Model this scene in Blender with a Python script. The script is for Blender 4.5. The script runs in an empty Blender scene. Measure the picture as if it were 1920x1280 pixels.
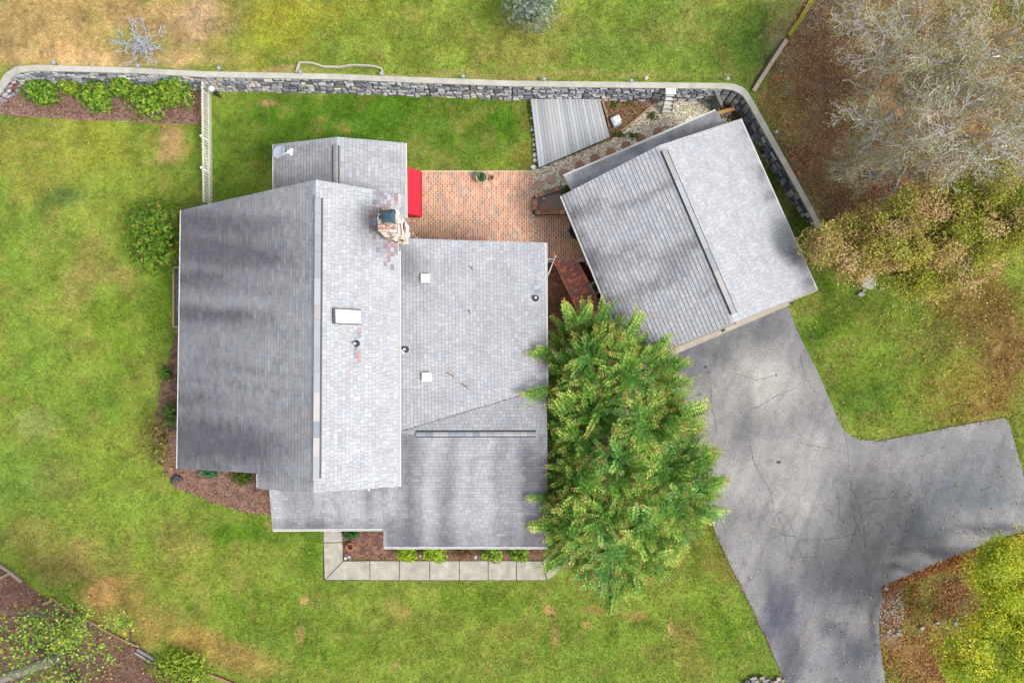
import bpy, math, random
import numpy as np
from mathutils import Vector, Matrix
from mathutils.geometry import delaunay_2d_cdt

random.seed(7)
rng = np.random.default_rng(7)
SC = bpy.context.scene
COL = SC.collection

# ------------------------------------------------------------------ camera
H = 32.0
F = 1307.0
TILT = math.atan(51 / F)
cam = bpy.data.cameras.new('camera')
cam.sensor_width = 36.0
cam.lens = F / 1920 * 36.0
cam.clip_end = 2000
camo = bpy.data.objects.new('camera', cam)
camo.location = (0, 0, H)
camo.rotation_euler = (TILT, 0, 0)
COL.objects.link(camo)
SC.camera = camo

# ------------------------------------------------------------------ light
SUN_EL = math.radians(52)
SUN_AZ = math.radians(118)      # compass, clockwise from north (+Y)
w = bpy.data.worlds.new('World')
SC.world = w
w.use_nodes = True
nt = w.node_tree
sky = nt.nodes.new('ShaderNodeTexSky')
sky.sky_type = 'NISHITA'
sky.sun_disc = False
sky.sun_elevation = SUN_EL
sky.sun_rotation = SUN_AZ
sky.dust_density = 3.0
sky.ozone_density = 1.0
bg = nt.nodes['Background']
bg.inputs['Strength'].default_value = 0.15
hsv = nt.nodes.new('ShaderNodeHueSaturation')
hsv.inputs['Saturation'].default_value = 0.28
nt.links.new(sky.outputs[0], hsv.inputs['Color'])
nt.links.new(hsv.outputs[0], bg.inputs[0])
sun = bpy.data.lights.new('sun', 'SUN')
sun.energy = 1.5
sun.angle = math.radians(14)
sun.color = (1.0, 0.955, 0.90)
suno = bpy.data.objects.new('sun', sun)
sdir = Vector((math.sin(SUN_AZ) * math.cos(SUN_EL), math.cos(SUN_AZ) * math.cos(SUN_EL), math.sin(SUN_EL)))
suno.rotation_euler = sdir.to_track_quat('Z', 'Y').to_euler()
suno.location = (20, 0, 30)
COL.objects.link(suno)
SC.view_settings.view_transform = 'Standard'
SC.view_settings.look = 'None'
SC.view_settings.gamma = 1
SC.view_settings.use_curve_mapping = False
SC.view_settings.exposure = 0.96

# ------------------------------------------------------------------ mapping photo <-> place
CT, ST = math.cos(TILT), math.sin(TILT)


def ray(px, py):
    x = (px - 960) / F
    y = -(py - 640) / F
    return x, y * CT + ST, y * ST - CT


def P(px, py, z=0.0):
    x, y, d = ray(px, py)
    s = (z - H) / d
    return Vector((x * s, y * s, z))


def proj(X, Y, Z):
    zz = Z - H
    yc = Y * CT + zz * ST
    zc = -Y * ST + zz * CT
    return 960 + F * X / (-zc), 640 - F * yc / (-zc)


# ------------------------------------------------------------------ noise
def _h(ix, iy, s):
    v = np.sin(ix * 127.1 + iy * 311.7 + s * 74.7) * 43758.5453
    return v - np.floor(v)


def vn(x, y, s=0):
    x = np.asarray(x, float); y = np.asarray(y, float)
    ix = np.floor(x); iy = np.floor(y)
    fx = x - ix; fy = y - iy
    fx = fx * fx * (3 - 2 * fx); fy = fy * fy * (3 - 2 * fy)
    a = _h(ix, iy, s); b = _h(ix + 1, iy, s); c = _h(ix, iy + 1, s); d = _h(ix + 1, iy + 1, s)
    return (a * (1 - fx) + b * fx) * (1 - fy) + (c * (1 - fx) + d * fx) * fy


def fbm(x, y, s=0, o=4):
    t = 0; a = 0.5; n = 0
    for i in range(o):
        t = t + a * vn(np.asarray(x) * 2 ** i, np.asarray(y) * 2 ** i, s + i * 13)
        n += a; a *= 0.5
    return t / n


def sstep(a, b, x):
    t = np.clip((np.asarray(x, float) - a) / (b - a), 0, 1)
    return t * t * (3 - 2 * t)


K = 1.75


def S(r, g, b, k=None):
    k = K if k is None else k
    o = []
    for c in (r, g, b):
        c /= 255.0
        l = c / 12.92 if c <= 0.04045 else ((c + 0.055) / 1.055) ** 2.4
        o.append(l / k)
    return np.array(o)


# ------------------------------------------------------------------ materials
def mat_attr(name, rough=0.85, nscale=20.0, namt=0.25, bump=0.0, bscale=40.0, spec=0.3, trans=0.0, col=None, metal=0.0, coarse=None):
    """colour from the mesh attribute 'tint' (or a fixed colour), broken up with fine grain"""
    m = bpy.data.materials.new(name)
    m.use_nodes = True
    n = m.node_tree.nodes; l = m.node_tree.links
    bs = n['Principled BSDF']
    bs.inputs['Roughness'].default_value = rough
    bs.inputs['Specular IOR Level'].default_value = spec
    bs.inputs['Metallic'].default_value = metal
    geo = n.new('ShaderNodeNewGeometry')
    no = n.new('ShaderNodeTexNoise')
    no.inputs['Scale'].default_value = nscale
    no.inputs['Detail'].default_value = 3
    l.new(geo.outputs['Position'], no.inputs['Vector'])
    mr = n.new('ShaderNodeMapRange')
    mr.inputs['From Min'].default_value = 0.25
    mr.inputs['From Max'].default_value = 0.75
    mr.inputs['To Min'].default_value = 1 - namt
    mr.inputs['To Max'].default_value = 1 + namt
    l.new(no.outputs['Fac'], mr.inputs['Value'])
    if col is None:
        at = n.new('ShaderNodeAttribute'); at.attribute_name = 'tint'
        src = at.outputs['Color']
    else:
        rg = n.new('ShaderNodeRGB'); rg.outputs[0].default_value = (*[float(c) for c in col], 1)
        src = rg.outputs[0]
    mx = n.new('ShaderNodeVectorMath'); mx.operation = 'SCALE'
    l.new(src, mx.inputs[0]); l.new(mr.outputs[0], mx.inputs['Scale'])
    out = mx.outputs[0]
    if coarse:
        n2 = n.new('ShaderNodeTexNoise'); n2.inputs['Scale'].default_value = coarse[0]; n2.inputs['Detail'].default_value = 4
        l.new(geo.outputs['Position'], n2.inputs['Vector'])
        m2 = n.new('ShaderNodeMapRange')
        m2.inputs['From Min'].default_value = 0.3; m2.inputs['From Max'].default_value = 0.7
        m2.inputs['To Min'].default_value = 1 - coarse[1]; m2.inputs['To Max'].default_value = 1 + coarse[1]
        l.new(n2.outputs['Fac'], m2.inputs['Value'])
        x2 = n.new('ShaderNodeVectorMath'); x2.operation = 'SCALE'
        l.new(out, x2.inputs[0]); l.new(m2.outputs[0], x2.inputs['Scale'])
        out = x2.outputs[0]
    l.new(out, bs.inputs['Base Color'])
    if bump > 0:
        b = n.new('ShaderNodeBump'); b.inputs['Strength'].default_value = bump
        b.inputs['Distance'].default_value = 0.02
        n3 = n.new('ShaderNodeTexNoise'); n3.inputs['Scale'].default_value = bscale; n3.inputs['Detail'].default_value = 3
        l.new(geo.outputs['Position'], n3.inputs['Vector'])
        l.new(n3.outputs['Fac'], b.inputs['Height']); l.new(b.outputs[0], bs.inputs['Normal'])
    if trans > 0:
        tr = n.new('ShaderNodeBsdfTranslucent'); ms = n.new('ShaderNodeMixShader')
        ms.inputs[0].default_value = trans
        l.new(out, tr.inputs[0]); l.new(bs.outputs[0], ms.inputs[1]); l.new(tr.outputs[0], ms.inputs[2])
        l.new(ms.outputs[0], n['Material Output'].inputs[0])
    return m


M = dict(
    ground=mat_attr('ground_mat', 0.95, 45, 0.45, 0.7, 60, 0.1, coarse=(5.0, 0.16)),
    grass=mat_attr('grass_mat', 0.8, 6, 0.25, spec=0.15, trans=0.25),
    leaf=mat_attr('leaf_mat', 0.6, 8, 0.15, spec=0.3, trans=0.35),
    litter=mat_attr('litter_mat', 0.8, 12, 0.25, spec=0.2, trans=0.1),
    shingle=mat_attr('shingle_mat', 0.92, 55, 0.16, 0.5, 120, 0.2, coarse=(1.6, 0.06)),
    brick=mat_attr('brick_mat', 0.9, 40, 0.22, 0.4, 80, 0.2, coarse=(1.4, 0.12)),
    stone=mat_attr('stone_mat', 0.92, 18, 0.3, 0.7, 30, 0.2),
    asphalt=mat_attr('asphalt_mat', 0.95, 24, 0.42, 0.6, 90, 0.2, coarse=(0.8, 0.08)),
    concrete=mat_attr('concrete_mat', 0.93, 30, 0.13, 0.4, 80, 0.2, coarse=(2.5, 0.12)),
    wood=mat_attr('wood_mat', 0.85, 16, 0.14, 0.3, 40, 0.2),
    white=mat_attr('white_paint_mat', 0.5, 9, 0.05, spec=0.4, col=(0.72, 0.72, 0.71)),
    bark=mat_attr('bark_mat', 0.95, 20, 0.3, 0.7, 40, 0.1),
    dark=mat_attr('dark_metal_mat', 0.5, 20, 0.15, spec=0.5, col=(0.025, 0.027, 0.03)),
    underlay=mat_attr('underlay_mat', 0.95, 20, 0.1, col=(0.045, 0.045, 0.05)),
    mortar=mat_attr('mortar_mat', 0.95, 30, 0.15, col=(0.60, 0.50, 0.38)),
    sand=mat_attr('sand_joint_mat', 0.95, 30, 0.2, col=(0.06, 0.04, 0.035)),
    core=mat_attr('wall_core_mat', 0.95, 20, 0.3, col=(0.07, 0.07, 0.07)),
    siding=mat_attr('siding_mat', 0.8, 10, 0.08, col=(0.42, 0.39, 0.33)),
    fabric=mat_attr('red_fabric_mat', 0.85, 25, 0.08, 0.35, 6, 0.2, col=(0.44, 0.020, 0.038)),
    terracotta=mat_attr('terracotta_mat', 0.85, 15, 0.18, col=(0.40, 0.15, 0.08)),
    lamp=mat_attr('lamp_cap_mat', 0.35, 10, 0.1, spec=0.6, col=(0.24, 0.30, 0.40)),
    dish=mat_attr('dish_mat', 0.45, 10, 0.1, col=(0.34, 0.38, 0.45)),
    copper=mat_attr('cap_metal_mat', 0.38, 5, 0.3, spec=0.6, col=(0.045, 0.085, 0.12), metal=0.55),
    timber=mat_attr('timber_mat', 0.85, 14, 0.15, col=(0.50, 0.44, 0.34)),
    newwood=mat_attr('new_wood_mat', 0.8, 14, 0.12, col=(0.50, 0.30, 0.10)),
    soil=mat_attr('soil_mat', 0.95, 30, 0.45, 0.8, 30, col=(0.19, 0.145, 0.12)),
)


def glass_mat():
    m = bpy.data.materials.new('skylight_glass_mat'); m.use_nodes = True
    b = m.node_tree.nodes['Principled BSDF']
    b.inputs['Base Color'].default_value = (0.66, 0.70, 0.76, 1)  # pale base colour imitates the sky reflected in the glass
    b.inputs['Roughness'].default_value = 0.06
    b.inputs['Specular IOR Level'].default_value = 1.0
    b.inputs['Coat Weight'].default_value = 1.0
    return m


M['glass'] = glass_mat()
wg = mat_attr('window_glass_mat', 0.05, 3, 0.1, spec=0.8, col=(0.03, 0.04, 0.05)); M['window'] = wg


# ------------------------------------------------------------------ object helpers
def prop(o, label=None, cat=None, group=None, kind=None):
    if label: o['label'] = label
    if cat: o['category'] = cat
    if group: o['group'] = group
    if kind: o['kind'] = kind
    return o


def empty(name, loc, label=None, cat=None, group=None, kind=None):
    o = bpy.data.objects.new(name, None); o.empty_display_size = 0.3
    o.location = loc; COL.objects.link(o)
    return prop(o, label, cat, group, kind)


def wparent(o, parent):
    if parent is not None:
        o.parent = parent
        p = parent; off = Vector((0, 0, 0))
        while p is not None:
            off += p.location; p = p.parent
        o.location = Vector(o.location) - off
    return o


def world_loc(o):
    off = Vector((0, 0, 0))
    while o is not None:
        off += o.location; o = o.parent
    return off


def mesh_obj(name, verts, faces, mat, parent=None, cols=None, dom='POINT', smooth=False, loc=None):
    """verts in place coordinates; the origin goes to the piece's base"""
    V = np.asarray(verts, dtype=np.float64).reshape(-1, 3)
    if loc is None:
        mn = V.min(0); mx = V.max(0); loc = np.array([(mn[0] + mx[0]) / 2, (mn[1] + mx[1]) / 2, mn[2]])
    loc = np.asarray(loc, float)
    me = bpy.data.meshes.new(name)
    if isinstance(faces, np.ndarray):
        nf, k = faces.shape
        me.vertices.add(len(V)); me.vertices.foreach_set('co', (V - loc).astype(np.float32).ravel())
        me.loops.add(nf * k); me.loops.foreach_set('vertex_index', faces.astype(np.int32).ravel())
        me.polygons.add(nf)
        me.polygons.foreach_set('loop_start', np.arange(0, nf * k, k, dtype=np.int32))
        me.update(calc_edges=True)
    else:
        me.from_pydata((V - loc).tolist(), [], [list(map(int, f)) for f in faces])
    me.materials.append(M[mat] if isinstance(mat, str) else mat)
    if cols is not None:
        C = np.asarray(cols, float)
        n = len(me.vertices) if dom == 'POINT' else len(me.polygons)
        if C.ndim == 1: C = np.tile(C, (n, 1))
        a = me.attributes.new('tint', 'FLOAT_COLOR', dom)
        buf = np.ones((n, 4), np.float32); buf[:, :3] = np.clip(C, 0, 1)
        a.data.foreach_set('color', buf.ravel())
    if smooth:
        me.polygons.foreach_set('use_smooth', np.ones(len(me.polygons), bool))
    o = bpy.data.objects.new(name, me); COL.objects.link(o)
    o.location = Vector(loc)
    return wparent(o, parent)


class MB:
    def __init__(self): self.v = []; self.f = []; self.c = []

    def add(self, verts, faces, col=None):
        b = len(self.v); self.v += [tuple(x) for x in verts]
        self.f += [[i + b for i in f] for f in faces]
        if col is not None: self.c += [tuple(col)] * len(verts)

    def box(self, c, s, rz=0, col=None, rx=0, ry=0):
        R = Matrix.Rotation(rz, 3, 'Z') @ Matrix.Rotation(ry, 3, 'Y') @ Matrix.Rotation(rx, 3, 'X')
        vs = []
        for z in (-1, 1):
            for x, y in ((-1, -1), (1, -1), (1, 1), (-1, 1)):
                vs.append(Vector(c) + R @ Vector((x * s[0] / 2, y * s[1] / 2, z * s[2] / 2)))
        self.add(vs, BOXF, col)

    def beam(self, a, b, wd, ht, col=None, up=Vector((0, 0, 1))):
        a = Vector(a); b = Vector(b); d = (b - a).normalized()
        s = d.cross(up)
        if s.length < 1e-4: s = d.cross(Vector((0, 1, 0)))
        s.normalize(); u = s.cross(d)
        vs = []
        for p in (a, b):
            for i, j in ((-1, -1), (1, -1), (1, 1), (-1, 1)):
                vs.append(p + s * i * wd / 2 + u * j * ht / 2)
        self.add(vs, BOXF, col)

    def lathe(self, c, prof, n=20, col=None, sx=1, sy=1):
        vs = []; fs = []
        for r, z in prof:
            for i in range(n):
                a = 2 * math.pi * i / n
                vs.append((c[0] + r * math.cos(a) * sx, c[1] + r * math.sin(a) * sy, c[2] + z))
        for k in range(len(prof) - 1):
            for i in range(n):
                j = (i + 1) % n
                fs.append([k * n + i, k * n + j, (k + 1) * n + j, (k + 1) * n + i])
        fs.append([(len(prof) - 1) * n + i for i in range(n)])
        fs.append([i for i in range(n)][::-1])
        self.add(vs, fs, col)

    def tube(self, pts, rad, n=6, col=None):
        vs = []; fs = []
        pts = [Vector(p) for p in pts]
        if not hasattr(rad, '__len__'): rad = [rad] * len(pts)
        for k, p in enumerate(pts):
            d = (pts[min(k + 1, len(pts) - 1)] - pts[max(k - 1, 0)]).normalized()
            s = d.cross(Vector((0, 0, 1)))
            if s.length < 1e-3: s = Vector((1, 0, 0))
            s.normalize(); u = s.cross(d)
            for i in range(n):
                a = 2 * math.pi * i / n
                vs.append(p + (s * math.cos(a) + u * math.sin(a)) * rad[k])
        for k in range(len(pts) - 1):
            for i in range(n):
                j = (i + 1) % n
                fs.append([k * n + i, k * n + j, (k + 1) * n + j, (k + 1) * n + i])
        fs.append(list(range(n))[::-1]); fs.append([(len(pts) - 1) * n + i for i in range(n)])
        self.add(vs, fs, col)

    def obj(self, name, mat, parent=None, smooth=False, loc=None):
        return mesh_obj(name, self.v, self.f, mat, parent, self.c if self.c else None, 'POINT', smooth, loc)


BOXF = [[0, 3, 2, 1], [4, 5, 6, 7], [0, 1, 5, 4], [1, 2, 6, 5], [2, 3, 7, 6], [3, 0, 4, 7]]


def inpoly(px, py, poly):
    px = np.asarray(px, float); py = np.asarray(py, float)
    r = np.zeros(px.shape, bool); n = len(poly)
    for i in range(n):
        x1, y1 = poly[i]; x2, y2 = poly[(i + 1) % n]
        if y1 == y2: continue
        c = ((y1 > py) != (y2 > py)) & (px < (x2 - x1) * (py - y1) / (y2 - y1) + x1)
        r ^= c
    return r


def resample(pts, step, closed=True):
    out = []; n = len(pts)
    for i in range(n if closed else n - 1):
        a = np.array(pts[i], float); b = np.array(pts[(i + 1) % n], float)
        k = max(1, int(np.linalg.norm(b - a) / step))
        for j in range(k): out.append(a + (b - a) * j / k)
    if not closed: out.append(np.array(pts[-1], float))
    return np.array(out)


def rough_edge(pts, step=6, amp=1.5, s=3):
    q = resample(pts, step)
    dx = (fbm(q[:, 0] / 14, q[:, 1] / 14, s) - 0.5) * 4 * amp
    dy = (fbm(q[:, 0] / 14, q[:, 1] / 14, s + 50) - 0.5) * 4 * amp
    return np.c_[q[:, 0] + dx, q[:, 1] + dy]


def sheet(name, poly, z, mat, colfn=None, step=12, parent=None, thick=0.0, bumpz=0.0, kind='structure', edge=None, zfn=None):
    """a sheet over a ground outline, with inner points so that colour and relief can vary"""
    q = rough_edge(poly, 6, edge) if edge else resample(poly, step)
    n = len(q)
    x0, y0 = q.min(0); x1, y1 = q.max(0)
    gx, gy = np.meshgrid(np.arange(x0 + step / 2, x1, step), np.arange(y0 + step / 2, y1, step))
    gx = gx.ravel() + rng.uniform(-.3, .3, gx.size) * step; gy = gy.ravel() + rng.uniform(-.3, .3, gy.size) * step
    ins = inpoly(gx, gy, q)
    gx = gx[ins]; gy = gy[ins]
    pts = [Vector(p) for p in q] + [Vector((a, b)) for a, b in zip(gx, gy)]
    edges = [(i, (i + 1) % n) for i in range(n)]
    vo, eo, fo, ov, oe, of = delaunay_2d_cdt(pts, edges, [list(range(n))], 1, 1e-4)
    vp = np.array([[v.x, v.y] for v in vo])
    bd = np.zeros(len(vp), bool)
    for i, src in enumerate(ov):
        if any(s < n for s in src): bd[i] = True
    V = []
    bz = (fbm(vp[:, 0] / 9, vp[:, 1] / 9, 5) - 0.3) * bumpz
    for i, (a, b) in enumerate(vp):
        zz = z + (0 if bd[i] else bz[i])
        if zfn is not None: zz += float(zfn(a, b))
        V.append(P(a, b, zz))
    fs = []
    for f in fo:
        f = list(f)
        a, b, c = V[f[0]], V[f[1]], V[f[2]]
        if (b - a).cross(c - a).z < 0: f = f[::-1]
        fs.append(f)
    cols = None
    if colfn is not None: cols = colfn(vp[:, 0], vp[:, 1])
    if thick > 0:
        bi = list(range(len(V)))
        cnt = {}
        for f in fs:
            for k in range(len(f)):
                e = (f[k], f[(k + 1) % len(f)])
                cnt[e] = 1
        nv = len(V)
        V2 = V + [v - Vector((0, 0, thick)) for v in V]
        for (a, b) in list(cnt):
            if (b, a) not in cnt: fs.append([b, a, a + nv, b + nv])
        V = V2
        if cols is not None: cols = np.r_[cols, cols]
    o = mesh_obj(name, [tuple(v) for v in V], fs, mat, parent, cols, 'POINT', bumpz > 0)
    if kind: o['kind'] = kind
    return o


def pieces(name, items, mat, parent, limit=300, rest='pieces'):
    """items: (verts, faces, colours per vert). The ones that show largest become parts, the rest one mesh"""
    def size(it):
        V = np.asarray(it[0]); x, y = proj(V[:, 0], V[:, 1], V[:, 2])
        return (x.max() - x.min()) * (y.max() - y.min())
    order = sorted(range(len(items)), key=lambda i: -size(items[i]))
    single = order[:limit]; many = order[limit:]
    for i in single:
        v, f, c = items[i]
        mesh_obj(name, v, f, mat, parent, c)
    if many:
        VV = []; FF = []; CC = []; b = 0
        for i in many:
            v, f, c = items[i]
            VV += [tuple(x) for x in v]; FF += [[k + b for k in g] for g in f]; b += len(v)
            c = np.asarray(c)
            CC += [tuple(c)] * len(v) if c.ndim == 1 else [tuple(x) for x in c]
        o = mesh_obj(rest, VV, FF, mat, parent, np.array(CC))
        o['kind'] = 'stuff'
        return o


# ------------------------------------------------------------------ the lie of the land
# retaining wall, photo positions: coping outer edge, coping inner edge, height
WALL = [((-30, 196), (-22, 200), 0.35), ((-4, 160), (4, 168), 0.6), ((10, 138), (20, 146), 1.0), ((30, 125), (38, 135), 1.35), ((60, 122.5), (62, 132.5), 1.45), ((100, 123), (100, 132.5), 1.45),
        ((240, 127), (240, 136), 1.45), ((380, 134.5), (380, 143.5), 1.45), ((640, 139.5), (640, 148.5), 1.45), ((800, 146), (800, 155), 1.45),
        ((960, 152), (960, 161), 1.45), ((1230, 155), (1230, 164.5), 1.45), ((1360, 156.5), (1358, 166), 1.42),
        ((1378, 158.5), (1374, 168.5), 1.4), ((1393, 164), (1386, 174), 1.38), ((1402, 173), (1395, 181), 1.35), ((1409, 184), (1401, 190), 1.3),
        ((1470, 293), (1462, 297), 1.15), ((1515, 374), (1507, 378), 0.8), ((1542, 424), (1534, 428), 0.42)]
wo = [P(a[0], a[1], h) for a, b, h in WALL]
wi = [P(b[0], b[1], h) for a, b, h in WALL]
wh = [h for a, b, h in WALL]
wm = [(wo[i] + wi[i]) / 2 for i in range(len(wo))]


wt = [wo[i].lerp(wi[i], .28) for i in range(len(wo))]


def terrain(X, Y):
    """height of the ground: low round the house, a terrace behind the wall"""
    X = np.asarray(X, float); Y = np.asarray(Y, float)
    poly = [(-400, wt[0].y)] + [(p.x, p.y) for p in wt] + [(wm[-1].x + 0.3, wm[-1].y - 0.9), (wm[-1].x + 6, wm[-1].y - 2.0), (400, wm[-1].y - 2), (400, 400), (-400, 400)]
    ins = inpoly(X, Y, poly)
    # distance to the wall-line for height
    best = np.full(X.shape, 1e9); hh = np.zeros(X.shape)
    for i in range(len(wm) - 1):
        ax, ay = wm[i].x, wm[i].y; bx, by = wm[i + 1].x, wm[i + 1].y
        L2 = (bx - ax) ** 2 + (by - ay) ** 2
        t = np.clip(((X - ax) * (bx - ax) + (Y - ay) * (by - ay)) / L2, 0, 1)
        d = (X - ax - t * (bx - ax)) ** 2 + (Y - ay - t * (by - ay)) ** 2
        hloc = wh[i] + (wh[i + 1] - wh[i]) * t
        hh = np.where(d < best, hloc, hh); best = np.where(d < best, d, best)
    top = np.maximum(hh - 0.07, 0)
    # the terrace falls away to the lawn on the east side
    fade = sstep(wm[-1].y - 2.0, wm[-1].y + 3.5, Y)
    fade = np.where(X > wm[-1].x - 3, fade, 1.0)
    far = np.sqrt(best)
    z = np.where(far < 1.2, top, np.minimum(top, 1.38)) * np.where(far > 0.4, np.maximum(fade, np.exp(-far) * 0.0), 1)
    return np.where(ins, z, 0.0)


def gz(px, py):
    """ground height under a photo position"""
    z = 0.0
    p = P(px, py, 0)
    for _ in range(4):
        z = float(terrain(np.array([p.x]), np.array([p.y]))[0]); p = P(px, py, z)
    return z


def G_np(px, py):
    x = (px - 960) / F; y = -(py - 640) / F
    dy = y * CT + ST; dz = y * ST - CT
    z = np.zeros_like(px)
    for _ in range(3):
        s = (z - H) / dz; z = terrain(x * s, dy * s)
    s = (z - H) / dz
    return np.c_[x * s, dy * s, z]


def G(px, py, dz=0.0):
    z = gz(px, py)
    return P(px, py, z + dz)


# colours of the lawn, written at photo positions
BLOBS = [  # cx, cy, rx, ry, colour, strength
    (150, 40, 330, 75, (190, 158, 108), .85), (330, 60, 110, 80, (188, 160, 112), .7), (60, 100, 160, 40, (206, 170, 118), .7), (200, 108, 300, 18, (214, 180, 130), .7),
    (370, 30, 40, 60, (200, 172, 134), .8), (270, 90, 70, 30, (140, 135, 75), .6), (430, 90, 60, 30, (150, 150, 60), .5),
    (460, 40, 60, 60, (170, 160, 90), .5), (530, 60, 90, 70, (158, 160, 44), .8), (640, 20, 160, 50, (160, 160, 48), .7), (760, 60, 200, 60, (128, 148, 50), .6),
    (1010, 70, 130, 60, (158, 152, 74), .6), (870, 60, 60, 50, (140, 152, 60), .6), (1150, 90, 160, 60, (122, 150, 60), .7), (1300, 40, 140, 70, (128, 150, 62), .7), (1400, 90, 90, 90, (92, 130, 46), .75),
    (900, 142, 500, 7, (180, 165, 105), .6), (500, 133, 120, 8, (200, 170, 115), .7),
    (690, 240, 330, 90, (88, 134, 28), .95), (560, 210, 140, 40, (96, 140, 30), .5), (860, 240, 90, 60, (110, 142, 40), .6), (930, 215, 40, 40, (84, 142, 24), .7), (985, 285, 25, 30, (150, 135, 62), .6), (800, 290, 80, 25, (122, 142, 54), .6), (505, 195, 16, 10, (185, 155, 110), .9), (470, 200, 10, 8, (150, 135, 70), .7), (655, 250, 10, 7, (180, 150, 95), .7), (440, 330, 60, 60, (88, 128, 28), .6),
    (60, 300, 90, 80, (156, 152, 66), .7), (150, 250, 110, 60, (150, 158, 58), .8), (200, 270, 60, 50, (165, 170, 50), .5), (240, 320, 110, 60, (140, 155, 55), .7),
    (318, 262, 26, 30, (196, 170, 112), 1.0), (325, 285, 34, 22, (192, 164, 105), .8), (310, 240, 20, 14, (182, 158, 100), .7), (365, 260, 12, 60, (100, 128, 36), .7),
    (80, 420, 80, 60, (120, 146, 56), .7), (120, 370, 60, 30, (104, 136, 66), .7), (200, 400, 90, 40, (146, 158, 60), .6), (190, 500, 60, 50, (152, 142, 76), .6), (150, 540, 40, 60, (155, 140, 80), .6),
    (60, 650, 90, 120, (128, 160, 56), .7), (220, 620, 60, 90, (120, 152, 40), .8), (300, 560, 30, 100, (110, 146, 34), .8), (150, 750, 110, 60, (120, 154, 52), .7), (70, 800, 50, 40, (150, 165, 95), .6), (40, 900, 90, 60, (122, 160, 60), .7),
    (200, 880, 120, 60, (128, 160, 50), .6), (110, 900, 60, 40, (150, 145, 82), .5), (260, 950, 120, 40, (132, 164, 58), .6), (450, 1000, 90, 25, (92, 136, 24), .8), (580, 1020, 20, 60, (95, 135, 30), .8),
    (60, 1000, 70, 40, (158, 148, 80), .6), (130, 1050, 80, 50, (170, 150, 88), .7), (220, 1130, 90, 50, (172, 145, 82), .75), (330, 1160, 90, 50, (165, 145, 76), .6), (190, 1110, 40, 30, (200, 162, 100), .8), (370, 1200, 60, 30, (192, 152, 88), .7), (260, 1190, 50, 40, (180, 150, 86), .6),
    (480, 1140, 110, 60, (120, 152, 40), .6), (430, 1230, 70, 30, (190, 156, 96), .7), (480, 1250, 70, 30, (178, 152, 86), .6), (320, 1080, 100, 40, (138, 150, 56), .6), (330, 1010, 50, 40, (158, 150, 80), .5),
    (570, 1130, 8, 14, (210, 178, 120), .9), (563, 1190, 8, 22, (200, 170, 110), .8), (740, 1140, 30, 20, (175, 160, 90), .6), (760, 1150, 12, 12, (200, 165, 110), .7), (1030, 1140, 16, 10, (205, 165, 110), .9), (1035, 1190, 10, 30, (190, 158, 100), .7), (1120, 1140, 30, 10, (190, 158, 100), .6), (1190, 1150, 30, 14, (190, 155, 95), .6), (1100, 1170, 14, 10, (190, 155, 95), .6),
    (740, 1245, 10, 8, (200, 165, 105), .8), (970, 1180, 60, 20, (150, 142, 70), .5), (1260, 1180, 8, 16, (205, 172, 120), .8), (900, 1130, 120, 40, (116, 148, 38), .6), (820, 1210, 120, 50, (124, 145, 50), .6), (650, 1210, 90, 50, (120, 150, 44), .6), (1000, 1250, 100, 30, (128, 148, 52), .6),
    (1330, 1040, 40, 60, (118, 132, 40), .6), (1340, 1150, 60, 90, (116, 150, 40), .7), (1290, 1200, 40, 50, (150, 142, 66), .6), (1370, 1060, 30, 40, (134, 118, 62), .7), (1420, 1240, 40, 30, (122, 140, 48), .6), (1310, 1250, 50, 30, (150, 140, 72), .5),
    # woodland floor to the upper right
    (1540, 200, 120, 260, (152, 132, 108), 1.0), (1700, 200, 190, 260, (150, 132, 104), 1.0), (1850, 220, 160, 230, (146, 134, 100), 1.0), (1520, 130, 50, 60, (140, 112, 62), .7), (1470, 200, 60, 40, (128, 120, 58), .8), (1500, 260, 40, 50, (120, 125, 52), .6), (1560, 300, 80, 50, (150, 120, 100), .8), (1600, 110, 60, 70, (150, 122, 102), .7), (1490, 330, 30, 80, (120, 92, 70), .7), (1680, 350, 70, 30, (140, 92, 70), .9), (1880, 30, 70, 40, (118, 136, 46), .9), (1600, 400, 80, 40, (118, 92, 74), .8),
    # strip between garage and wall
    (1450, 330, 28, 100, (84, 108, 26), .95), (1500, 420, 26, 60, (84, 108, 26), .95), (1540, 560, 30, 60, (86, 116, 26), .8), (1370, 205, 30, 15, (100, 95, 48), .8),
    # lawn east of the drive
    (1540, 640, 60, 60, (88, 128, 34), .85), (1620, 580, 90, 50, (96, 120, 36), .6), (1660, 700, 110, 90, (122, 150, 46), .85), (1620, 760, 50, 60, (98, 134, 46), .8), (1750, 640, 90, 60, (124, 130, 56), .8), (1830, 560, 110, 70, (130, 108, 50), .9), (1880, 650, 80, 90, (134, 106, 60), .9), (1860, 740, 80, 50, (160, 126, 70), .85), (1780, 740, 80, 50, (136, 136, 54), .8), (1810, 700, 40, 30, (150, 150, 56), .6), (1900, 830, 20, 60, (112, 130, 40), .8),
    # south-east corner
    (1800, 1130, 160, 70, (134, 122, 70), .95), (1740, 1240, 110, 70, (160, 126, 78), 1.0), (1780, 1120, 70, 30, (118, 94, 66), .8), (1720, 1120, 40, 40, (128, 138, 44), .7), (1800, 1060, 130, 16, (150, 104, 54), .9), (1670, 1140, 22, 50, (150, 120, 102), .9), (1680, 1200, 30, 20, (150, 120, 95), .8),
]


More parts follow.
